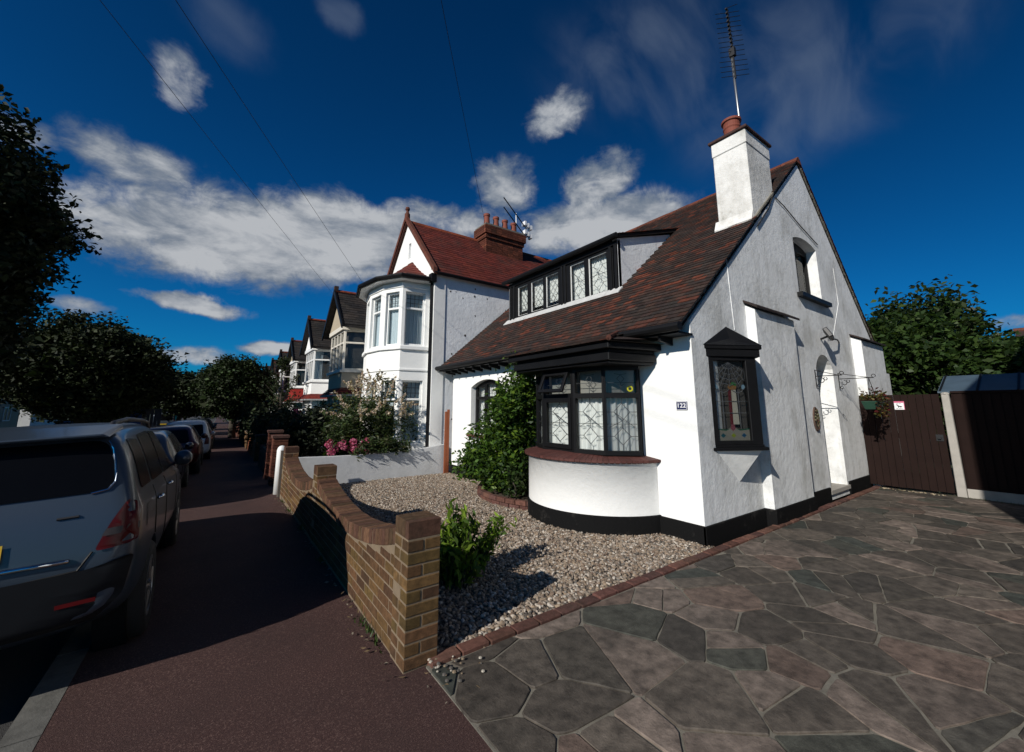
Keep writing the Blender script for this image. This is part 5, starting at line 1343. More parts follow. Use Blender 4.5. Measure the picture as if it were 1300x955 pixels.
tb = MB(); rg_ = random.Random(7); tb.tube([(2.2, 21.5, -.3), (2.25, 21.5, 1.5), (2.15, 21.5, 3.9)], [.06, .045, .012], 7)
Pl = []
for k in range(26):
    z = rg_.uniform(.9, 3.7); a = rg_.uniform(0, 6.3); L_ = (4.2 - z) * .36; e = Vector((2.2 + L_ * math.cos(a), 21.5 + L_ * math.sin(a), z + L_ * .9)); limb(tb, (2.2, 21.5, z), e, .018, .005, rg_, .05, 3)
    n_ = 46; f = np.random.default_rng(k).uniform(.25, 1.05, (n_, 1)); Pl.append(np.array((2.2, 21.5, z)) * (1 - f) + np.array(e) * f + np.random.default_rng(k + 50).normal(size=(n_, 3)) * .085)
tb.build('trunk', M['bark'], sp); P = np.concatenate(Pl); leaves('crown', P, .13, leaf_cols(len(P), GREEN_TREE, .3, 8), M['leaf_dark'], sp, 9)
# ------------------------------------------------------------------ the white neighbour with the round bay
n1 = thing('bay_fronted_house', 'white two storey house with rounded bay, red tiled roof and tall grey flank wall', 'house', (8, 11.6, 0))
NX, NY0, NY1, NE = 4.3, 9.5, 13.8, 5.14
NRY, NRZ = 11.65, 7.44
b = MB(); b.M = frame((NX, 0, 0), (0, -1, 0))
b.plate([(-NY1, -.3), (-NY0 - .30, -.3), (-NY0 - .30, NE + .3), (-NRY, NRZ - .12), (-NY1, NE)], [rect(-11.52, -11.34, 6.12, 6.62)], 0, -.22)
b.M = ID; b.box(NX - .02, NX + .3, NY0 - .02, NY0 + .30, -.3, NE + .12)
b.build('front_wall', M['white_front'], n1)
b = MB(); b.box(NX + .28, 14, NY0, NY0 + .24, -.3, NE + .06); b.build('flank_wall', M['render_grey'], n1)
b = MB(); rng = random.Random(77)
MFk = frame((0, NY0, 0), (1, 0, 0)); b.M = MFk
for k in range(46):                                     # patches where the render has blown
    u, v = rng.uniform(4.7, 7.2), rng.uniform(1.2, 5.0); s_ = rng.uniform(.012, .035)
    b.poly([(u + s_ * rng.uniform(.6, 1.3) * math.cos(j * PI / 3.5), v + s_ * rng.uniform(.6, 1.3) * math.sin(j * PI / 3.5), .003) for j in range(7)])
b.build('blown_patches', M['room'], n1)
b = MB(); b.box(14, 14.2, NY0 + .24, NY1, -.3, NE); b.M = frame((0, NY1 - .1, 0), (1, 0, 0)); b.plate(rect(4.53, 14.0, -.3, NE), [], 0, -.1); b.build('back_wall', M['render_grey'], n1)
# slit in the gable
b = MB(); b.M = frame((NX, 0, 0), (0, -1, 0)); b.plate(rect(-11.52, -11.34, 6.12, 6.62), [], -.10, -.14); b.build('slit_window', M['render_grey'], n1)
# roof: two slopes, ridge square to the street
RX0 = NX - .10
rf = MB(); rng = random.Random(31)
for sgn, ye in ((1, NY0 - .14), (-1, NY1 + .14)):
    sd = Vector((0, NRY - ye, NRZ - NE + .02)); Ls_ = sd.length
    if sgn == 1: tiles(rf, (RX0, ye, NE - .02), (1, 0, 0), sd, 9.8, Ls_, TILE_RED, rng, gw=.26, gauge=.15, lift=.018)
    nv_ = Vector((0, -sd.z, sd.y)).normalized() * .05 * (1 if sgn == 1 else -1)
    a, c_ = Vector((RX0 + .02, ye, NE - .03)), Vector((RX0 + .02, NRY, NRZ - .01))
    d_ = Vector((9.8, 0, 0)); rf.hexa([a + nv_ * -1.2, a + d_ - nv_ * 1.2, c_ + d_ - nv_ * 1.2, c_ - nv_ * 1.2, a, a + d_, c_ + d_, c_], (.05, .015, .01))
ro = rf.build('roof', M['tile'], n1)
rg_ = MB(); x = RX0
while x < 13.6:
    g = rng.uniform(.8, 1.2); pr = [(-.13, -.10), (-.07, .0), (0, .04), (.07, .0), (.13, -.10)]; c = (.22 * g, .05 * g, .022 * g)
    for k in range(4): rg_.quad((x, NRY + pr[k][0], NRZ + pr[k][1]), (x + .3, NRY + pr[k][0], NRZ + pr[k][1]), (x + .3, NRY + pr[k + 1][0], NRZ + pr[k + 1][1]), (x, NRY + pr[k + 1][0], NRZ + pr[k + 1][1]), c)
    x += .302
rg_.build('ridge', M['tile'], ro)
bb = MB()
for ye in (NY0 - .16, NY1 + .16):
    a, c_ = Vector((RX0 - .02, ye, NE - .08)), Vector((RX0 - .02, NRY, NRZ + .0)); w_ = Vector((0, 0, .17))
    bb.hexa([a, a + Vector((.10, 0, 0)), c_ + Vector((.10, 0, 0)), c_, a + w_, a + w_ + Vector((.10, 0, 0)), c_ + w_ + Vector((.10, 0, 0)), c_ + w_], (.13, .042, .026))
bb.build('bargeboard', M['tile'], n1)
fn = MB(); fn.lathe([(.085, NRZ + .0), (.085, NRZ + .22), (.05, NRZ + .27), (.04, NRZ + .33), (.075, NRZ + .38), (.06, NRZ + .45), (.001, NRZ + .48)], (RX0 + .05, NRY, 0), 12, col=(.13, .042, .026)); fn.build('finial', M['tile'], n1)
# bay
BP = [(4.3, 9.76), (3.57, 9.86), (3.25, 10.45), (3.14, 11.25), (3.28, 12.05), (3.70, 12.60), (4.3, 12.70)]
def ring(off):
    c_ = Vector((4.3, 11.25)); return [((Vector(p_) - c_) * (1 + off / (Vector(p_) - c_).length) + c_).to_tuple() for p_ in BP]
bays = MB()
for k in range(6):
    a, c_ = Vector((*BP[k], 0)), Vector((*BP[k + 1], 0)); L_ = (c_ - a).length
    Mk = frame(c_, a - c_)
    hs = []
    if k in (0, 1, 2, 3):
        i0, i1 = (.08, L_ - .13) if k == 0 else (.11, L_ - .11)
        hs = [rect(i0, i1, 3.18, 4.60), rect(i0, i1, .72, 2.28)]
    bays.M = Mk; bays.plate(rect(0, L_, -.3, 4.86), hs, 0, -.16)
bo = bays.build('bay', M['white_front'], n1)
for k in range(4):
    a, c_ = Vector((*BP[k], 0)), Vector((*BP[k + 1], 0)); L_ = (c_ - a).length
    i0, i1 = (.08, L_ - .13) if k == 0 else (.11, L_ - .11); W_ = i1 - i0
    for z0, z1 in ((3.18, 4.60), (.72, 2.28)):
        Mk = frame(c_, a - c_) @ Matrix.Translation((i0, z0, -.07)); H_ = z1 - z0
        window(n1, Mk, W_, H_, [(.045, W_ - .045, .05, H_ * .68, None), (.045, W_ - .045, H_ * .68 + .05, H_ - .045, 'grid')], M['white_frame'], .06, curtain='curtain_blue', c_back=.05, folds=.015, period=.05, lead_w=.012, name='bay_window')
for z0, z1, off in ((3.06, 3.16, .06), (2.52, 2.58, .03), (4.70, 4.80, .03)):
    mo = MB(); r_ = ring(off); mo.prism(r_[::-1] if parea(r_) < 0 else r_, z0, z1); mo.build('moulding', M['white_front'], n1, bevel=.01)
so2 = MB(); r_ = ring(.26); so2.prism(r_[::-1] if parea(r_) < 0 else r_, 4.86, 4.90); so2.build('bay_soffit', M['white_frame'], n1)
gu = MB(); r_ = ring(.30); gu.tube([(x, y, 4.93) for x, y in r_], .06, 8); gu.build('gutter', M['black'], n1); gu = MB(); gu.tube([(4.22, NY0 - .12, 5.1), (9, NY0 - .12, 5.08)], .05, 8); gu.build('gutter', M['black'], n1); gu = MB(); gu.tube([(4.26, NY0 + .18, 5.0), (4.24, NY0 + .06, 4.8), (4.24, NY0 + .04, -.1)], .045, 8); gu.box(4.16, 4.30, NY0 - .10, NY0 + .10, 4.86, 5.08); gu.build('downpipe', M['black'], n1)
cr = MB(); r_ = ring(.28); top = (4.36, 11.25, 6.0)
for k in range(6):
    p0, p1 = Vector((*r_[k], 4.92)), Vector((*r_[k + 1], 4.92)); tp = Vector(top)
    for j in range(9):
        f0, f1 = j / 9, (j + 1) / 9; g = rng.uniform(.8, 1.2); c = tuple(v * g for v in rng.choice(TILE_RED))
        sag = lambda f: Vector((0, 0, -.10 * math.sin(f * PI)))
        q0, q1, q2, q3 = p0.lerp(tp, f0) + sag(f0) + Vector((0, 0, .02)), p1.lerp(tp, f0) + sag(f0) + Vector((0, 0, .02)), p1.lerp(tp, f1) + sag(f1), p0.lerp(tp, f1) + sag(f1)
        cr.quad(q1, q0, q3, q2, c); cr.quad(q0, q1, q1 - Vector((0, 0, .02)), q0 - Vector((0, 0, .02)), c)
cr.build('bay_roof', M['tile'], n1)
# chimney stack with four pots
st = MB(); CXa, CXb, CYa, CYb = 6.80, 8.35, 11.0, 11.6
z = 5.9; r = 0
while z < 7.75:
    e = 0 if z < 7.25 else (.04 if z < 7.4 else .09)
    for (a0, a1, c0, c1) in ((CXa - e, CXb + e, CYa - e, CYa - e + .1), (CXa - e, CXa - e + .1, CYa - e + .11, CYb + e), (CXa + .11 - e, CXb + e, CYa + .11 - e, CYb + e)):
        x = a0
        while x < a1 - .01:
            g = rng.uniform(.65, 1.25); x1 = min(x + .215, a1); st.box(x, x1, c0, c1, z, z + .066, tuple(v * g for v in rng.choice([(.13, .040, .024), (.11, .036, .022), (.16, .05, .028)]))); x += .226
    z += .0745; r += 1
sto = st.build('chimney', M['brick'], n1)
st = MB(); st.box(CXa - .06, CXb + .06, CYa - .06, CYb + .06, z, z + .06); st.box(CXa + .05, CXb - .05, CYa + .05, CYb - .05, 5.9, z); st.build('chimney_cap', M['mortar_pale'], sto)
for k in range(4):
    p_ = MB(); cx = CXa + .2 + k * .385; zz = z + .06; h = .50 - .01 * k
    p_.lathe([(.11, zz - .02), (.115, zz + .04), (.095, zz + h * .8), (.115, zz + h * .85), (.115, zz + h), (.085, zz + h), (.08, zz + h - .05)], (cx, 11.3, 0), 16); p_.build('chimney_pot', M['terracotta'], sto, smooth=False)
ae2 = thing('roof_aerial', 'small pale aerial with two dark booms beside the four chimney pots', 'aerial', (8.3, 11.3, 7.75))
q_ = MB(); q_.tube([(8.28, 11.3, 7.6), (8.28, 11.3, 8.75)], .02, 6); q_.build('mast', M['white_enamel'], ae2)
q_ = MB()
for z in (8.62, 8.25): q_.tube([(7.55, 11.05, z + .42), (8.75, 11.35, z - .28)], .022, 5)
q_.build('boom', M['dark_metal'], ae2)
q_ = MB()
for z in (8.40, 8.05):
    for dx in (-.12, .02, .16): q_.box(8.78 + dx, 8.86 + dx, 11.25, 11.45, z - .06 - dx * .4, z + .10 - dx * .4)
q_.build('reflector', M['white_enamel'], ae2)

# ------------------------------------------------------------------ the terrace further along
def terrace(label, y0, wall, apron, frame_m, skirt, roofpal, seed, apexz=6.05, cur=None, bx=3.3, porch=None):
    z0 = S(y0 + 2); t_ = thing('terraced_house', label, 'house', (7, y0 + 2.7, z0), 'terraced houses beyond the round bay'); rng = random.Random(seed)
    by0, by1 = y0 + .35, y0 + 3.0; yc = (by0 + by1) / 2
    b = MB(); b.box(4.3, 9, y0 + .02, y0 + 5.68, z0 - .3, z0 + 4.75); b.build('wall', M[wall], t_)
    # bay in three faces over two storeys
    pts = [(4.3, by0), (bx, by0 + .30), (bx, by1 - .30), (4.3, by1)]
    b = MB(); ap = MB()
    b.prism([(p_[0] + .04, p_[1]) for p_ in pts][::-1], z0 - .3, z0 + .7)
    ap.prism(pts[::-1], z0 + 2.35, z0 + 2.95)
    b.build('bay', M[wall], t_); ap.build('bay_apron', M[apron], t_)
    b = MB(); cp_ = [(4.3, by0 - .08), (bx - .08, by0 + .26), (bx - .08, by1 - .26), (4.3, by1 + .08)]; b.prism(cp_[::-1], z0 + 2.95, z0 + 3.03); b.prism(cp_[::-1], z0 + 4.45, z0 + 4.6); b.build('bay_sill', M[frame_m], t_)
    for a, c_, nl in ((pts[0], pts[1], 1), (pts[1], pts[2], 4), (pts[2], pts[3], 1)):
        a, c_ = Vector((*a, 0)), Vector((*c_, 0)); L_ = (c_ - a).length; Mk = frame(c_, a - c_)
        for za, zb in ((z0 + 3.03, z0 + 4.45), (z0 + .72, z0 + 2.2)):
            H_ = zb - za; ls = []
            for j in range(nl):
                u0, u1 = .07 + j * (L_ - .10) / nl, .07 + (j + 1) * (L_ - .10) / nl - .06
                ls += [(u0, u1, .06, H_ * .66, None), (u0, u1, H_ * .66 + .06, H_ - .06, None)]
            window(t_, Mk @ Matrix.Translation((0, za, 0)), L_, H_, ls, M[frame_m], .08, curtain=cur if nl == 1 or seed % 2 else None, folds=.01, period=.06, name='bay_window')
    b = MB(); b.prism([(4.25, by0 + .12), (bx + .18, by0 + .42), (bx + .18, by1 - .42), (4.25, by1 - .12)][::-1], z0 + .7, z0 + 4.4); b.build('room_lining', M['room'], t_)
    # tiled skirt between the storeys
    sk = MB(); o_ = [(4.3, by0 - .22), (bx - .24, by0 + .18), (bx - .24, by1 - .18), (4.3, by1 + .22)]
    for j in range(3):
        a, c_ = Vector((*o_[j], z0 + 2.18)), Vector((*o_[j + 1], z0 + 2.18)); d_, e = Vector((*pts[j + 1], z0 + 2.42)), Vector((*pts[j], z0 + 2.42))
        for r in range(4):
            f0, f1 = r / 4, (r + 1) / 4; g = rng.uniform(.8, 1.2); c = tuple(v * g for v in skirt); up = Vector((0, 0, .015))
            sk.quad(c_.lerp(d_, f0) + up, a.lerp(e, f0) + up, a.lerp(e, f1), c_.lerp(d_, f1), c)
    sk.prism(o_[::-1], z0 + 2.12, z0 + 2.18, (.3, .3, .3)); sk.build('bay_skirt', M['tile'], t_)
    # gabled roof over the bay running back, main roof behind
    RZ_ = z0 + apexz; ez = z0 + 4.55; xf = bx - .22
    rf = MB()
    for ye, sg in ((by0 - .25, 1), (by1 + .25, -1)):
        sd = Vector((0, yc - ye, RZ_ - ez)); Ls_ = sd.length
        if sg == 1: tiles(rf, (xf, ye, ez), (1, 0, 0), sd, 5.5, Ls_, roofpal, rng, gw=.25, gauge=.16, lift=.02)
        a, c_ = Vector((xf + .01, ye, ez - .01)), Vector((xf + .01, yc, RZ_ - .01)); d_ = Vector((5.5, 0, 0)); dn = Vector((0, 0, -.09))
        rf.hexa([a + dn, a + d_ + dn, c_ + d_ + dn, c_ + dn, a, a + d_, c_ + d_, c_], roofpal[0])
    ez2, rz2 = z0 + 4.75, z0 + 6.7
    sd = Vector((6.6 - 4.1, 0, rz2 - ez2)); tiles(rf, (4.1, y0 + 5.7, ez2), (0, -1, 0), sd, 5.7, sd.length, roofpal, rng, keep=lambda u, v: (y0 + 5.7 - u) > by1 - .1, gw=.25, gauge=.16, lift=.02)
    rf.hexa([(4.1, y0, ez2 - .08), (6.6, y0, rz2 - .08), (6.6, y0 + 5.7, rz2 - .08), (4.1, y0 + 5.7, ez2 - .08), (4.1, y0, ez2 - .01), (6.6, y0, rz2 - .01), (6.6, y0 + 5.7, rz2 - .01), (4.1, y0 + 5.7, ez2 - .01)], roofpal[0])
    rf.hexa([(6.6, y0, rz2 - .08), (9.1, y0, ez2 - .08), (9.1, y0 + 5.7, ez2 - .08), (6.6, y0 + 5.7, rz2 - .08), (6.6, y0, rz2 - .01), (9.1, y0, ez2 - .01), (9.1, y0 + 5.7, ez2 - .01), (6.6, y0 + 5.7, rz2 - .01)], roofpal[0])
    ro = rf.build('roof', M['tile'], t_)
    rd = MB(); rd.tube([(xf, yc, RZ_ + .0), (xf + 5.4, yc, RZ_ + .0)], .085, 6, (.20, .045, .022) if roofpal is TILE_BLACK else (.06, .04, .03)); rd.box(xf - .02, xf + .12, yc - .09, yc + .09, RZ_ + .02, RZ_ + .2, (.05, .03, .025)); rd.box(xf + .9, xf + 1.1, yc - .09, yc + .09, RZ_ + .02, RZ_ + .16, (.05, .03, .025)); rd.build('ridge', M['tile'], ro)
    g_ = MB(); g_.M = frame((bx - .02, 0, 0), (0, -1, 0)); g_.plate([(-by1 - .1, ez), (-by0 + .1, ez), (-yc, RZ_ - .12)], [], 0, -.1); g_.build('gable', M[apron if apron != 'red_paint' else 'beige'], t_)
    bb = MB()
    for ye in (by0 - .30, by1 + .30):
        a, c_ = Vector((xf - .03, ye, ez - .16)), Vector((xf - .03, yc, RZ_ - .10)); w_ = Vector((0, 0, .2)); i_ = Vector((.05, 0, 0)); bb.hexa([a, a + i_, c_ + i_, c_, a + w_, a + i_ + w_, c_ + i_ + w_, c_ + w_])
    bb.build('bargeboard', M['black'], t_)
    # door side: porch and upper window
    d_ = MB(); d_.M = frame((4.3, 0, z0), (0, -1, 0)); d_.plate(rect(-y0 - 4.9, -y0 - 3.7, 0, 2.25), [], .03, -.02); d_.build('door', M['red_paint' if seed % 2 else 'black'], t_)
    window(t_, frame((4.27, y0 + 5.0, z0 + 3.1), (0, -1, 0)), 1.3, 1.25, [(.07, .62, .07, 1.18, None), (.68, 1.23, .07, 1.18, None)], M[frame_m], .06, front=.05, curtain=cur, folds=.01, period=.06)
    ch = MB(); ch.box(6.3, 6.95, y0 + 5.2, y0 + 6.1, z0 + 5.6, z0 + 7.25, (.11, .04, .026)); ch.box(6.24, 7.01, y0 + 5.14, y0 + 6.16, z0 + 7.25, z0 + 7.4, (.1, .036, .024)); c_ = ch.build('chimney', M['brick'], t_)
    return t_
terrace('cream framed terraced house with beige bay apron and black gable, beside the round bay', 14.1, 'white_front', 'beige', 'cream_frame', (.10, .018, .014), TILE_BLACK, 1)
terrace('white terraced house with dark gable and red tile skirt, second past the round bay', 19.8, 'white_front', 'white_front', 'white_frame', (.16, .022, .016), TILE_BLACK, 2, cur='curtain_blue')
terrace('terraced house with red painted walls and apron under a dark gable', 25.4, 'red_paint', 'red_paint', 'white_frame', (.16, .022, .016), TILE_BLACK, 4, apexz=5.8)
terrace('farther terraced house with red painted lower wall, half hidden by the sapling', 31.0, 'red_paint', 'beige', 'white_frame', (.16, .022, .016), TILE_BLACK, 3, apexz=5.8)
terrace('dim terraced house beyond the two red ones', 36.6, 'beige', 'beige', 'white_frame', (.12, .02, .016), TILE_DARK, 6, apexz=5.8)
terrace('last visible terraced house at the end of the row', 42.2, 'white_front', 'beige', 'white_frame', (.12, .02, .016), TILE_DARK, 8, apexz=5.8)

# ------------------------------------------------------------------ the house on the other side of the drive (beside the camera, throws the shadow on the fence)
nb = thing('drive_side_house', 'white house on the near side of the shared drive, outside the picture', 'house', (9.5, -5, 0))
b = MB(); b.box(3.3, 14, -8.6, -1.06, -.2, 6.6); b.build('wall', M['white_gable'], nb)
b = MB()
b.hexa([(3.25, -8.7, 6.6), (14.1, -8.7, 6.6), (14.1, -1.0, 6.6), (3.25, -1.0, 6.6), (6.5, -5.0, 8.8), (11.5, -5.0, 8.8), (11.5, -4.9, 8.8), (6.5, -4.9, 8.8)], (.05, .03, .025))
b.build('roof', M['tile'], nb)
window(nb, frame((3.26, -3.2, 1.0), (0, -1, 0)), 1.8, 1.3, [(.08, .86, .08, 1.22, None), (.94, 1.72, .08, 1.22, None)], M['white_frame'], .06, front=.04)

# ------------------------------------------------------------------ across the street
def far_house(label, x, y0, w_, h_, seed):
    t_ = thing('street_house', label, 'house', (x, y0, S(y0)), 'dim houses across the street'); z0 = S(y0)
    b = MB(); b.box(x - 7, x, y0, y0 + w_, z0 - .3, z0 + h_); b.build('wall', M['beige' if seed % 2 else 'render_grey'], t_)
    b = MB(); b.hexa([(x - 7.3, y0 - .2, z0 + h_), (x + .35, y0 - .2, z0 + h_), (x + .35, y0 + w_ + .2, z0 + h_), (x - 7.3, y0 + w_ + .2, z0 + h_), (x - 3.55, y0 - .2, z0 + h_ + 2.4), (x - 3.45, y0 - .2, z0 + h_ + 2.4), (x - 3.45, y0 + w_ + .2, z0 + h_ + 2.4), (x - 3.55, y0 + w_ + .2, z0 + h_ + 2.4)], (.035, .03, .028)); b.build('roof', M['tile'], t_)
    for k in range(2):
        for z in (.9, 3.3):
            if z + 1.3 < h_: window(t_, frame((x + .02, y0 + .9 + k * w_ * .5, z0 + z), (0, 1, 0)), 1.5, 1.2, [(.08, .72, .08, 1.12, None), (.78, 1.42, .08, 1.12, None)], M['white_frame'], .05, front=.04, curtain=None)
    return t_
far_house('low dark house across the street behind the big tree, its pale gutter just showing', -15, 24, 9, 3.0, 1)
far_house('second dim house across the street', -15, 36, 9, 4.9, 2)
far_house('third dim house across the street', -15, 48, 9, 4.9, 3)
far_house('fourth dim house across the street', -15, 60, 10, 4.9, 4)
far_house('house across the street left of the frame', -15, 8, 10, 4.9, 5)
ho = thing('board_fence', 'brown board fence with blue panels under the trees across the street', 'fence', (-5.2, 36, S(36)))
b = MB(); z0 = S(36)
for k in range(16): b.box(-6.2 + k * .19, -6.03 + k * .19, 36.0, 36.04, z0 - .1, z0 + 1.85)
b.box(-6.2, -3.2, 36.05, 36.1, z0 + 1.5, z0 + 1.6); b.build('boarding', M['timber_grey'], ho)
M['blue_panel'] = m_plain('blue_panel', (.02, .09, .30), .5)
for xa, xb in ((-6.15, -5.95), (-4.75, -4.15)):
    b = MB(); b.box(xa, xb, 35.94, 35.99, z0 + .45, z0 + 1.8); b.build('panel', M['blue_panel'], ho)
M['yellow_plastic'] = m_plain('yellow_plastic', (.45, .27, .01), .5)
yb = thing('grit_bin', 'yellow grit bin far down the street under the trees', 'bin', (-4.5, 62, S(62))); z0 = S(62)
b = MB(); b.hexa([(-4.9, 61.7, z0 - .12), (-3.9, 61.7, z0 - .12), (-3.9, 62.4, z0 - .12), (-4.9, 62.4, z0 - .12), (-5.0, 61.6, z0 + .75), (-3.8, 61.6, z0 + .75), (-3.8, 62.5, z0 + .75), (-5.0, 62.5, z0 + .75)]); b.build('tub', M['yellow_plastic'], yb, bevel=.05)
b = MB(); b.hexa([(-5.05, 61.55, z0 + .76), (-3.75, 61.55, z0 + .76), (-3.75, 62.55, z0 + .76), (-5.05, 62.55, z0 + .76), (-4.9, 61.8, z0 + 1.0), (-3.9, 61.8, z0 + 1.0), (-3.9, 62.3, z0 + 1.0), (-4.9, 62.3, z0 + 1.0)]); b.build('lid', M['yellow_plastic'], yb, bevel=.04)
M['red_cone'] = m_plain('red_cone_plastic', (.5, .02, .015), .5)
rc = thing('traffic_cone', 'small red cone far ahead above the white car roof', 'cone', (-.55, 48, S(48))); z0 = S(48)
b = MB(); b.box(-.78, -.32, 47.77, 48.23, z0, z0 + .05); b.lathe([(.18, z0 + .05), (.04, z0 + .78), (.001, z0 + .79)], (-.55, 48, 0), 14); b.build('body', M['red_cone'], rc)
b = MB(); b.lathe([(.122, z0 + .32), (.095, z0 + .48)], (-.55, 48, 0), 14); b.build('band', M['white_enamel'], rc)
bs = thing('sale_board', 'small blue and white board on a post over the far hedge', 'sign', (1.25, 33, S(33))); z0 = S(33)
b = MB(); b.box(1.22, 1.30, 32.97, 33.03, z0, z0 + 1.9); b.build('post', M['white_frame'], bs)
b = MB(); b.box(.86, 1.36, 32.93, 32.965, z0 + 1.15, z0 + 1.75); b.build('board', M['blue_panel'], bs)

# ------------------------------------------------------------------ street trees
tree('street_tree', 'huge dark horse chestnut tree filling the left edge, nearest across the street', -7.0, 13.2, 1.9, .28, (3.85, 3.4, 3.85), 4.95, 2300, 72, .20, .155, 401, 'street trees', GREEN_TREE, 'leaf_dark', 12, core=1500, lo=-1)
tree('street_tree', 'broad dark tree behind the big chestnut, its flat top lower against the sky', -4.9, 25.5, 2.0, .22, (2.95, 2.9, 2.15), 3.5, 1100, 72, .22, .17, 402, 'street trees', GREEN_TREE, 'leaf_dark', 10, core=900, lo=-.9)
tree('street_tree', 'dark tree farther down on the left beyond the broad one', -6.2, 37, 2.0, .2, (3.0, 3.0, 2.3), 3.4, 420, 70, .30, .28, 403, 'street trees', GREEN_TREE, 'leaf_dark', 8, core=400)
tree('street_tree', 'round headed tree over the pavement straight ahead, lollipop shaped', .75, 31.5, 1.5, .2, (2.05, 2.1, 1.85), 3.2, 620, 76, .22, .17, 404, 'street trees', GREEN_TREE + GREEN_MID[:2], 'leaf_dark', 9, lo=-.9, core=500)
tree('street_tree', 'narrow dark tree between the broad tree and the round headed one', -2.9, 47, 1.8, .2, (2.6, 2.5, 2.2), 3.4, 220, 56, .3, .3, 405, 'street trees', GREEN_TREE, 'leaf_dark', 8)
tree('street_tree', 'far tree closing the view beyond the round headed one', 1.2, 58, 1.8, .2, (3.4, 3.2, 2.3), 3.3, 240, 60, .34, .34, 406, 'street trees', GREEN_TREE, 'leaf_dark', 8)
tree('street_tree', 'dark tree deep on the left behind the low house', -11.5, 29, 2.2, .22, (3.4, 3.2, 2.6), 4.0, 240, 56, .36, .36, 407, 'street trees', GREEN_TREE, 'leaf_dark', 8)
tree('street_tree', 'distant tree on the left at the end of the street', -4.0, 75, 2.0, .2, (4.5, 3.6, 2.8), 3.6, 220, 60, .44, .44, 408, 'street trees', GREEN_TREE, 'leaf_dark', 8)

# ------------------------------------------------------------------ telegraph pole and its wires
pole = thing('telegraph_pole', 'wooden telegraph pole across the street behind the camera', 'pole', (-9.2, -10.6, 0))
PT_ = Vector((-9.2, -10.6, 7.05))
b = MB(); b.tube([(-9.2, -10.6, -.2), (-9.2, -10.6, 7.5)], [.14, .10], 12); b.build('shaft', M['timber_grey'], pole)
b = MB(); b.box(-9.5, -8.9, -10.66, -10.54, 6.95, 7.1); b.build('crossarm', M['timber_grey'], pole)
def wire(label, e, sag=.12):
    a, c_ = PT_.copy(), Vector(e); t_ = MB(); t_.tube([a.lerp(c_, k / 24) - Vector((0, 0, sag * 4 * (k / 24) * (1 - k / 24))) for k in range(25)], .0045, 5)
    tag(t_.build('overhead_wire', M['cable']), label, 'wire', 'overhead telephone wires')
wire('leftmost thin overhead wire running down to the second dark gable', (4.0, 20.5, 7.0))
wire('faint middle overhead wire running down behind the round bay roof', (4.1, 15.6, 6.3))
wire('overhead wire running down to the red ridge left of the four chimney pots', (7.3, 11.65, 7.5))
# ------------------------------------------------------------------ parked cars
M['silver'] = m_paint('silver_blue_paint', (.040, .056, .078), .25, .34, .35)
M['dark_blue'] = m_paint('dark_blue_paint', (.007, .010, .018), .1, .3)
M['dark_red'] = m_paint('dark_red_paint', (.06, .010, .009), .3, .3)
M['white_car'] = m_paint('white_car_paint', (.62, .63, .64), .0, .3)
M['black_car'] = m_paint('black_car_paint', (.010, .010, .012), .3, .25)
M['grey_car'] = m_paint('grey_car_paint', (.10, .125, .15), .5, .3)
M['red_lens'] = m_plain('red_lamp_lens', (.075, .004, .005), .3, spec=.25, var=.15, bump=0)
M['clear_lens'] = m_plain('clear_lamp_lens', (.055, .045, .045), .35, spec=.25, var=.1, bump=0)
M['bumper'] = m_plain('dark_bumper', (.0045, .005, .0065), .55, spec=.2, var=.2, bump=.05)
M['yellow_plate'] = m_plain('yellow_plate', (.55, .36, .02), .4, var=.05, bump=0)

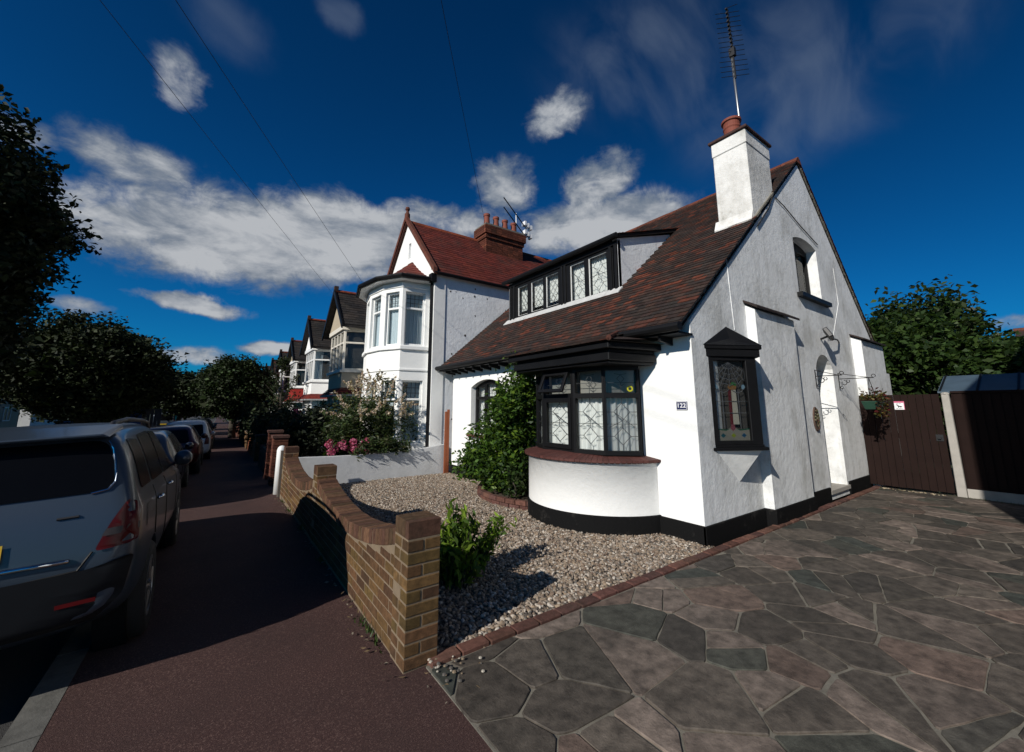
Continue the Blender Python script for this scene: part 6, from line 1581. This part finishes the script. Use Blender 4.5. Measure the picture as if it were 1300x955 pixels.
def loft_body(secs, arches, crease=.35):
    vs, fs = [], []
    def half(t_, zb, w, zbelt, wg, zg, wr, zr):
        zm = zb + (zbelt - zb) * .55
        return [(0, zb), (.8 * w, zb), (w * .97, zb + .12 * (zbelt - zb) / .6), (w, zm), (w * .985, zbelt), (wg, zg), (wr, zr - .10 * (zr - zg)), (wr * .80, zr - .005), (0, zr + .012)]
    idx = []
    for s_ in secs:
        h = half(*s_); row = []
        for (x, z) in h: vs.append((x, s_[0], z)); row.append(len(vs) - 1)
        left = [row[0]]
        for (x, z) in h[1:-1]: vs.append((-x, s_[0], z)); left.append(len(vs) - 1)
        left.append(row[-1]); idx.append((row, left))
    for (r0, l0), (r1, l1) in zip(idx[:-1], idx[1:]):
        for k in range(8):
            fs.append((r0[k], r0[k + 1], r1[k + 1], r1[k])); fs.append((l0[k + 1], l0[k], l1[k], l1[k + 1]))
    for (r, l), flip in ((idx[0], False), (idx[-1], True)):
        for k in range(8):
            q_ = [l[k], r[k], r[k + 1], l[k + 1]]; q_ = [v for j, v in enumerate(q_) if v not in q_[:j]]
            fs.append(tuple(q_[::-1] if flip else q_)[::1])
    me = bpy.data.meshes.new('body'); me.from_pydata(vs, [], fs)
    bm = bmesh.new(); bm.from_mesh(me); bmesh.ops.recalc_face_normals(bm, faces=bm.faces)
    cl = bm.edges.layers.float.new('crease_edge')
    bm.verts.ensure_lookup_table()
    belt = {i for (r, l) in idx for i in (r[4], l[4])}; ring0 = set(idx[0][0] + idx[0][1])
    for e in bm.edges:
        a, b = (v.index for v in e.verts)
        if a in belt and b in belt: e[cl] = crease
        elif a in ring0 and b in ring0: e[cl] = .55
    bm.to_mesh(me); bm.free()
    o = bpy.data.objects.new('body_tmp', me); COL.objects.link(o)
    sb = o.modifiers.new('s', 'SUBSURF'); sb.levels = 2; sb.render_levels = 2
    tmp = []
    for (x, y, r, w_) in arches:
        c = MB(); c.lathe([(r, -w_ / 2), (r, w_ / 2)], (x, y, r * .86), 32, 'x'); co_ = c.build('cut', M['black'], None); tmp.append(co_)
        bo = o.modifiers.new('b', 'BOOLEAN'); bo.operation = 'DIFFERENCE'; bo.solver = 'EXACT'; bo.object = co_
    dg = bpy.context.evaluated_depsgraph_get(); dg.update()
    res = bpy.data.meshes.new_from_object(o.evaluated_get(dg))
    for t_ in tmp + [o]: bpy.data.objects.remove(t_)
    return res

class Car:
    def __init__(s, name, label, x_right, y_rear, hw, L, secs, paint, wheels, wr, scale=1.0, roll=True, group='cars parked along the kerb', flip=False):
        zc = S(y_rear + L * scale / 2)
        s.t = thing(name, label, 'car', (x_right - hw * scale, y_rear, zc - (.05 if roll else .12)), group)
        slope = math.atan(.01) if y_rear > 2 else 0
        s.t.rotation_euler = (-slope, R(-3.4) if roll else 0, R(180) if flip else 0); s.t.scale = (scale,) * 3
        if flip: s.t.location.y += L * scale
        me = loft_body(secs, [(sx * (hw - .10), wy, wr * 1.13, .34) for wy in wheels for sx in (-1, 1)])
        me.materials.clear(); me.materials.append(M[paint]); me.polygons.foreach_set('use_smooth', [True] * len(me.polygons)); me.update()
        try: me.set_sharp_from_angle(angle=R(38))
        except Exception: pass
        s.body = bpy.data.objects.new('body', me); COL.objects.link(s.body); s.body.parent = s.t
        bm = bmesh.new(); bm.from_mesh(me); bmesh.ops.triangulate(bm, faces=bm.faces); s.bvh = BVHTree.FromBMesh(bm); bm.free()
        s.hw, s.L = hw, L
        for wy in wheels:
            for sx in (-1, 1):
                x0 = sx * (hw - .115)
                ty = MB(); ty.lathe([(wr * .62, -.10), (wr * .9, -.112), (wr, -.08), (wr, .08), (wr * .9, .112), (wr * .62, .10)], (x0, wy, wr), 28, 'x'); w_ = ty.build('wheel', M['rubber'], s.t, smooth=True, local=True)
                rm = MB(); xo = x0 + sx * .085
                rm.lathe([(wr * .64, -.02), (wr * .64, .02), (wr * .56, .02), (wr * .54, -.015)], (xo, wy, wr), 28, 'x')
                for k in range(5):
                    a = 2 * PI * k / 5 + .3
                    for da in (-.13, .13):
                        p0 = Vector((xo, wy + wr * .10 * math.cos(a), wr + wr * .10 * math.sin(a))); p1 = Vector((xo, wy + wr * .58 * math.cos(a + da), wr + wr * .58 * math.sin(a + da))); rm.tube([p0, p1], [.03, .022], 6)
                rm.lathe([(.001, -.02), (.06, -.02), (.055, .025), (.001, .03)], (xo, wy, wr), 12, 'x'); rm.build('rim', M['alloy'], w_, local=True)
                aw = MB(); aw.lathe([(wr * 1.10, -.12), (wr * 1.10, .06)], (sx * (hw - .16), wy, wr * .975), 24, 'x'); aw.build('wheel_well', M['black_matt'], w_, local=True)
    def hit(s, axis, a, b):
        if axis in ('x+', 'x-'):
            sg = 1 if axis == 'x+' else -1; o, d = Vector((sg * 3, a, b)), Vector((-sg, 0, 0))
        elif axis in ('y-', 'y+'):
            sg = -1 if axis == 'y-' else 1; o, d = Vector((a, sg * 9, b)), Vector((0, -sg, 0))
        else:
            o, d = Vector((a, b, 4)), Vector((0, 0, -1))
        h = s.bvh.ray_cast(o, d)
        return h[0] if h[0] is not None else s.bvh.find_nearest(Vector((sg * s.hw * .9, a, b)) if axis[0] == 'x' else Vector((a, 0, b)))[0]
    def patch(s, name, poly, axis, mat, parent=None, off=.006, cuts=5, smooth=True, rnd=0.0):
        pts = list(poly)
        if rnd:                                              # round the corners
            out = []
            n = len(pts)
            for k in range(n):
                p, c, q_ = Vector(pts[k - 1]), Vector(pts[k]), Vector(pts[(k + 1) % n])
                d0, d1 = (p - c), (q_ - c); r_ = min(rnd, d0.length * .45, d1.length * .45); a, b = c + d0.normalized() * r_, c + d1.normalized() * r_
                for j in range(5):
                    f = j / 4; out.append(tuple((a * (1 - f) + c * f) * (1 - f) + (c * (1 - f) + b * f) * f))
            pts = out
        bm = bmesh.new()
        tris = tessellate_polygon([[Vector((p[0], p[1], 0)) for p in pts]])
        v = [bm.verts.new((p[0], p[1], 0)) for p in pts]
        for t_ in tris:
            try: bm.faces.new([v[k] for k in t_])
            except ValueError: pass
        for _ in range(3):
            es = [e for e in bm.edges if e.calc_length() > .09]
            if es: bmesh.ops.subdivide_edges(bm, edges=es, cuts=1); bmesh.ops.triangulate(bm, faces=bm.faces)
        dv = {'x+': Vector((1, 0, 0)), 'x-': Vector((-1, 0, 0)), 'y-': Vector((0, -1, 0)), 'y+': Vector((0, 1, 0)), 'z': Vector((0, 0, 1))}[axis]
        for q_ in bm.verts: q_.co = s.hit(axis, q_.co.x, q_.co.y) + dv * off
        bmesh.ops.recalc_face_normals(bm, faces=bm.faces)
        f0 = next(iter(bm.faces))
        if sum((f.normal.dot(dv) for f in bm.faces)) < 0: bmesh.ops.reverse_faces(bm, faces=bm.faces)
        me = bpy.data.meshes.new(name); bm.to_mesh(me); bm.free(); me.materials.append(M[mat]); me.polygons.foreach_set('use_smooth', [smooth] * len(me.polygons))
        o = bpy.data.objects.new(name, me); COL.objects.link(o); o.parent = parent or s.t; return o
    def strip(s, name, pts, axis, mat, w_=.010, parent=None):
        """thin seam following the body through the given points"""
        m_ = MB(); dv = {'x+': Vector((1, 0, 0)), 'x-': Vector((-1, 0, 0)), 'y-': Vector((0, -1, 0))}[axis]
        P = []
        for (a, b), (c, d) in zip(pts[:-1], pts[1:]):
            n = max(2, int(math.hypot(c - a, d - b) / .06))
            P += [s.hit(axis, a + (c - a) * k / n, b + (d - b) * k / n) for k in range(n)]
        P.append(s.hit(axis, *pts[-1])); m_.tube([p + dv * .0005 for p in P], w_ * .5, 5); return m_.build(name, M[mat], parent or s.t, local=True)

suv_secs = [(0.00, .50, .78, .68, .78, .78, .72, .84), (0.04, .46, .89, .98, .87, 1.08, .84, 1.14), (0.09, .42, .915, 1.08, .885, 1.17, .84, 1.26), (0.22, .38, .93, 1.10, .89, 1.16, .80, 1.64), (0.36, .30, .93, 1.10, .89, 1.15, .785, 1.70),
            (1.5, .27, .93, 1.07, .885, 1.12, .745, 1.735), (2.6, .27, .93, 1.04, .88, 1.09, .72, 1.71), (3.0, .27, .93, 1.02, .88, 1.07, .69, 1.61), (3.56, .27, .93, 1.0, .87, 1.05, .76, 1.16), (3.70, .28, .925, .98, .86, 1.02, .76, 1.08), (4.2, .32, .90, .90, .80, .94, .68, 1.0), (4.5, .38, .83, .74, .72, .78, .6, .82), (4.62, .45, .72, .62, .62, .66, .5, .68)]
suv = Car('parked_suv', 'silver blue estate car with dark rear window and roof rails, nearest in the parked row', -.28, 3.50, .93, 4.62, suv_secs, 'silver', (.88, 3.62), .36, .9)
glass_m = M['glass_dark']
M['car_black'] = m_plain('car_window_black', (.003, .0032, .004), .22, spec=.10, var=.1, bump=0)
rw = suv.patch('rear_window', [(-.775, 1.265), (.775, 1.265), (.755, 1.44), (.70, 1.605), (-.70, 1.605), (-.755, 1.44)], 'y-', 'car_black', rnd=.10, off=.007)
wp = MB(); h0 = suv.hit('y-', 0, 1.27); h1 = suv.hit('y-', -.42, 1.32); wp.tube([h0 + Vector((0, -.02, 0)), h1 + Vector((0, -.02, 0))], .010, 6); wp.build('wiper', M['plastic_black'], rw, local=True)
tr = MB(); ring_ = []
for k in range(41):
    f = k / 40
for sx in (1,):
    pts_ = [(.70, 1.595), (.735, 1.54), (.755, 1.46), (.768, 1.38), (.772, 1.32), (.74, 1.275), (.66, 1.262)]
    tr.tube([suv.hit('y-', *p) + Vector((0, -.008, 0)) for p in pts_], .006, 6)
tr.build('window_trim', M['chrome'], rw, local=True)
for sx, ax in ((1, 'x+'), (-1, 'x-')):
    for nm, pg in (('side_window', [(.36, 1.22), (.92, 1.20), (.92, 1.57), (.46, 1.60)]), ('side_window', [(1.02, 1.19), (1.82, 1.17), (1.82, 1.615), (1.02, 1.605)]), ('side_window', [(1.90, 1.16), (3.2, 1.12), (2.75, 1.57), (1.90, 1.61)])):
        suv.patch(nm, pg, ax, 'car_black', rnd=.06)
    for pts_ in ([(.98, .75), (.98, 1.16)], [(1.86, .38), (1.86, 1.13)], [(3.05, .40), (3.05, 1.05)], [(1.3, .38), (3.05, .36)]):
        suv.strip('door_seam', pts_, ax, 'black', .012)
    tl = suv.patch('tail_light', [(.71, .90), (.90, .91), (.90, 1.19), (.85, 1.195), (.775, 1.06)] if sx > 0 else [(-.90, .91), (-.71, .90), (-.775, 1.06), (-.85, 1.195), (-.90, 1.19)], 'y-', 'red_lens', rnd=.03, off=.010)
    suv.patch('lens', [(.02, .91), (.10, .92), (.13, 1.17), (.06, 1.19)], ax, 'red_lens', tl, rnd=.02, off=.010)
    suv.patch('lens', [(.74, .985), (.90, .985), (.90, 1.03), (.76, 1.03)] if sx > 0 else [(-.90, .985), (-.74, .985), (-.76, 1.03), (-.90, 1.03)], 'y-', 'clear_lens', tl, off=.016)
    suv.patch('lens', [(.03, .985), (.10, .985), (.11, 1.03), (.04, 1.03)], ax, 'clear_lens', tl, off=.015)
    for y in (1.15, 2.05):
        h = MB(); p = suv.hit(ax, y, 1.03); h.tube([p + Vector((sx * .01, -.10, 0)), p + Vector((sx * .035, -.05, .003)), p + Vector((sx * .035, .05, .003)), p + Vector((sx * .01, .10, 0))], .013, 8); h.build('door_handle', M['chrome'], suv.t, local=True, smooth=True)
    mr_ = MB(); p = suv.hit(ax, 3.12, 1.12); mr_.M = Matrix.Translation(p + Vector((sx * .12, 0, .07))); mr_.lathe([(.001, -.07), (.075, -.05), (.10, 0), (.085, .06), (.001, .10)], (0, 0, 0), 16, 'y'); mr_.M = ID; mr_.tube([p, p + Vector((sx * .10, 0, .04))], .02, 6); mr_.build('mirror', M['silver'], suv.t, local=True, smooth=True)
    rr_ = MB(); rr_.tube([suv.hit('z', sx * .66, y) + Vector((0, 0, z)) for y, z in ((.50, .0), (.62, .05), (1.2, .06), (2.1, .055), (2.45, .05), (2.6, .0))], .021, 8); rr_.build('roof_rail', M['plastic_black'], suv.t, local=True, smooth=True)
    suv.patch('sill_cladding', [(1.28, .30), (3.2, .30), (3.2, .44), (1.28, .44)], ax, 'plastic_black', off=.008)
    rf_ = suv.patch('reflector', [(.56, .60), (.74, .60), (.74, .625), (.56, .625)] if sx > 0 else [(-.74, .60), (-.56, .60), (-.56, .625), (-.74, .625)], 'y-', 'red_lens', off=.028)
suv.patch('fuel_flap', [(.42, .92), (.62, .92), (.62, 1.08), (.42, 1.08)], 'x+', 'silver', rnd=.03, off=.004)
sp_ = MB(); sp_.hexa([(-.72, .14, 1.625), (.72, .14, 1.625), (.74, .55, 1.675), (-.74, .55, 1.675), (-.68, .12, 1.652), (.68, .12, 1.652), (.72, .55, 1.715), (-.72, .55, 1.715)]); sp_.build('spoiler', M['silver'], suv.t, local=True, bevel=.015, seg=3)
suv.patch('rear_bumper', [(-.72, .46), (.72, .46), (.86, .60), (.905, .84), (.68, .80), (-.68, .80), (-.905, .84), (-.86, .60)], 'y-', 'bumper', off=.022, rnd=.04)
suv.strip('tailgate_seam', [(-.74, 1.22), (-.70, .90), (-.64, .80), (0, .77), (.64, .80), (.70, .90)], 'y-', 'black', .014)
ch_ = MB(); ch_.tube([suv.hit('y-', x, .87 + .012 * (1 - (x / .6) ** 2)) + Vector((0, -.012, 0)) for x in (-.6, -.4, -.2, 0, .2, .4, .6)], .014, 8); ch_.build('trim_strip', M['chrome'], suv.t, local=True, smooth=True)
pl_ = suv.patch('number_plate', [(-.26, .92), (.31, .92), (.31, 1.03), (-.26, 1.03)], 'y-', 'yellow_plate', off=.014)
bg_ = MB(); bg_.tube([suv.hit('y-', .52 + k * .02, 1.13) + Vector((0, -.004, 0)) for k in range(6)], .009, 6)
bg_.build('badge', M['dark_metal'], suv.t, local=True)
for c in suv.t.children:
    if c.name.startswith(('side_window', 'rear_window')): pass

def plain_car(name, label, x_right, y_rear, kind, paint, scale=.9, detail=True, roll=True, flip=False, group='cars parked along the kerb'):
    if kind == 'hatch':
        hw, L = .85, 3.95
        secs = [(0, .42, .70, .60, .68, .66, .62, .72), (.05, .34, .81, .84, .76, .90, .66, .96), (.14, .30, .84, .90, .77, .95, .64, 1.06), (.52, .26, .85, .93, .79, .97, .62, 1.38), (.75, .24, .85, .93, .80, .97, .62, 1.44), (1.4, .22, .85, .92, .80, .96, .61, 1.48), (2.1, .22, .85, .90, .80, .94, .60, 1.45), (2.5, .22, .85, .89, .79, .93, .60, 1.32), (3.0, .22, .84, .87, .77, .91, .68, .98), (3.5, .26, .81, .80, .72, .84, .62, .90), (3.85, .34, .74, .64, .64, .68, .54, .72), (3.95, .42, .62, .54, .52, .58, .44, .60)]
        wh, wr = (.72, 3.2), .31; rwp = [(-.60, .97), (.60, .97), (.52, 1.33), (-.52, 1.33)]; sw = [[(.62, .99), (1.05, .98), (1.05, 1.37), (.82, 1.36)], [(1.12, .98), (1.80, .96), (1.80, 1.38), (1.12, 1.38)], [(1.87, .96), (2.72, .94), (2.32, 1.33), (1.87, 1.38)]]; tz = (.66, .90)
    else:
        hw, L = .88, 4.3
        secs = [(0, .42, .76, .66, .74, .72, .70, .80), (.04, .34, .85, .90, .82, .96, .76, 1.05), (.10, .30, .875, .96, .83, 1.0, .75, 1.2), (.22, .26, .88, .98, .84, 1.02, .73, 1.68), (.36, .24, .88, .98, .84, 1.02, .72, 1.76), (1.6, .22, .88, .97, .84, 1.01, .71, 1.80), (2.4, .22, .88, .96, .84, 1.0, .70, 1.76), (2.75, .22, .88, .95, .83, .99, .68, 1.62), (3.35, .22, .87, .93, .81, .97, .72, 1.10), (3.8, .26, .84, .84, .76, .88, .66, .95), (4.2, .34, .76, .66, .66, .70, .56, .74), (4.3, .42, .64, .56, .54, .60, .46, .62)]
        wh, wr = (.75, 3.4), .32; rwp = [(-.62, 1.06), (.62, 1.06), (.58, 1.58), (-.58, 1.58)]; sw = [[(.5, 1.06), (1.2, 1.05), (1.2, 1.62), (.5, 1.60)], [(1.3, 1.05), (2.0, 1.04), (2.0, 1.62), (1.3, 1.62)], [(2.07, 1.03), (2.95, 1.0), (2.6, 1.52), (2.07, 1.62)]]; tz = (.72, 1.10)
    c = Car(name, label, x_right, y_rear, hw, L, secs, paint, wh, wr, scale, roll, group, flip)
    c.patch('rear_window', rwp, 'y-', 'car_black', rnd=.08, off=.008)
    for sx, ax in ((1, 'x+'), (-1, 'x-')):
        for pg in sw: c.patch('side_window', pg, ax, 'car_black', rnd=.05)
        a, b = hw * .74, hw * .93
        pg = [(a, tz[0]), (b, tz[0]), (b, tz[1]), (a + .06, tz[1])]
        c.patch('tail_light', pg if sx > 0 else [(-p, q_) for p, q_ in pg][::-1], 'y-', 'red_lens', rnd=.03, off=.010)
        p = c.hit(ax, sw[2][1][0] - .05, sw[2][1][1] + .02); m_ = MB(); m_.M = Matrix.Translation(p + Vector((sx * .10, 0, .05))); m_.lathe([(.001, -.06), (.07, -.04), (.09, 0), (.075, .05), (.001, .09)], (0, 0, 0), 12, 'y'); m_.M = ID; m_.tube([p, p + Vector((sx * .09, 0, .03))], .018, 6); m_.build('mirror', M[paint], c.t, local=True, smooth=True)
        if detail:
            for pts_ in ([(sw[1][0][0] - .04, .36), (sw[1][0][0] - .04, .95)], [(sw[2][0][0] - .04, .34), (sw[2][0][0] - .04, .95)]): c.strip('door_seam', pts_, ax, 'black', .012)
            for y in (sw[1][0][0] + .1, sw[2][0][0] + .1):
                p = c.hit(ax, y, .88); m_ = MB(); m_.tube([p + Vector((sx * .01, -.09, 0)), p + Vector((sx * .03, 0, .003)), p + Vector((sx * .01, .09, 0))], .012, 6); m_.build('door_handle', M['chrome'], c.t, local=True)
    c.patch('number_plate', [(-.26, .70), (.26, .70), (.26, .80), (-.26, .80)], 'y-', 'yellow_plate', off=.014)
    return c
plain_car('parked_car', 'dark blue hatchback parked directly ahead of the silver estate car', -.42, 8.75, 'hatch', 'dark_blue')
plain_car('parked_car', 'dark red hatchback, third along the parked row', -.28, 13.3, 'hatch', 'dark_red')
plain_car('parked_car', 'white tall roofed car, fourth along the parked row', -.12, 17.4, 'van', 'white_car', .78)
plain_car('parked_car', 'black hatchback just beyond the white car', -.10, 22.2, 'hatch', 'black_car', .9, False)
plain_car('parked_car', 'dark car far along the kerb before the round headed tree', -.10, 27.0, 'hatch', 'grey_car', .9, False)
plain_car('parked_van', 'blue grey van parked across the street under the trees', -3.1, 47, 'van', 'grey_car', 1.0, False, roll=False, group='vehicles across the street')
plain_car('parked_car', 'black car parked across the street before the board fence', -5.4, 30, 'hatch', 'black_car', .95, False, roll=False, group='vehicles across the street')
plain_car('parked_car', 'dark car parked across the street nearest the big chestnut', -5.6, 17, 'hatch', 'dark_blue', .95, False, roll=False, group='vehicles across the street')
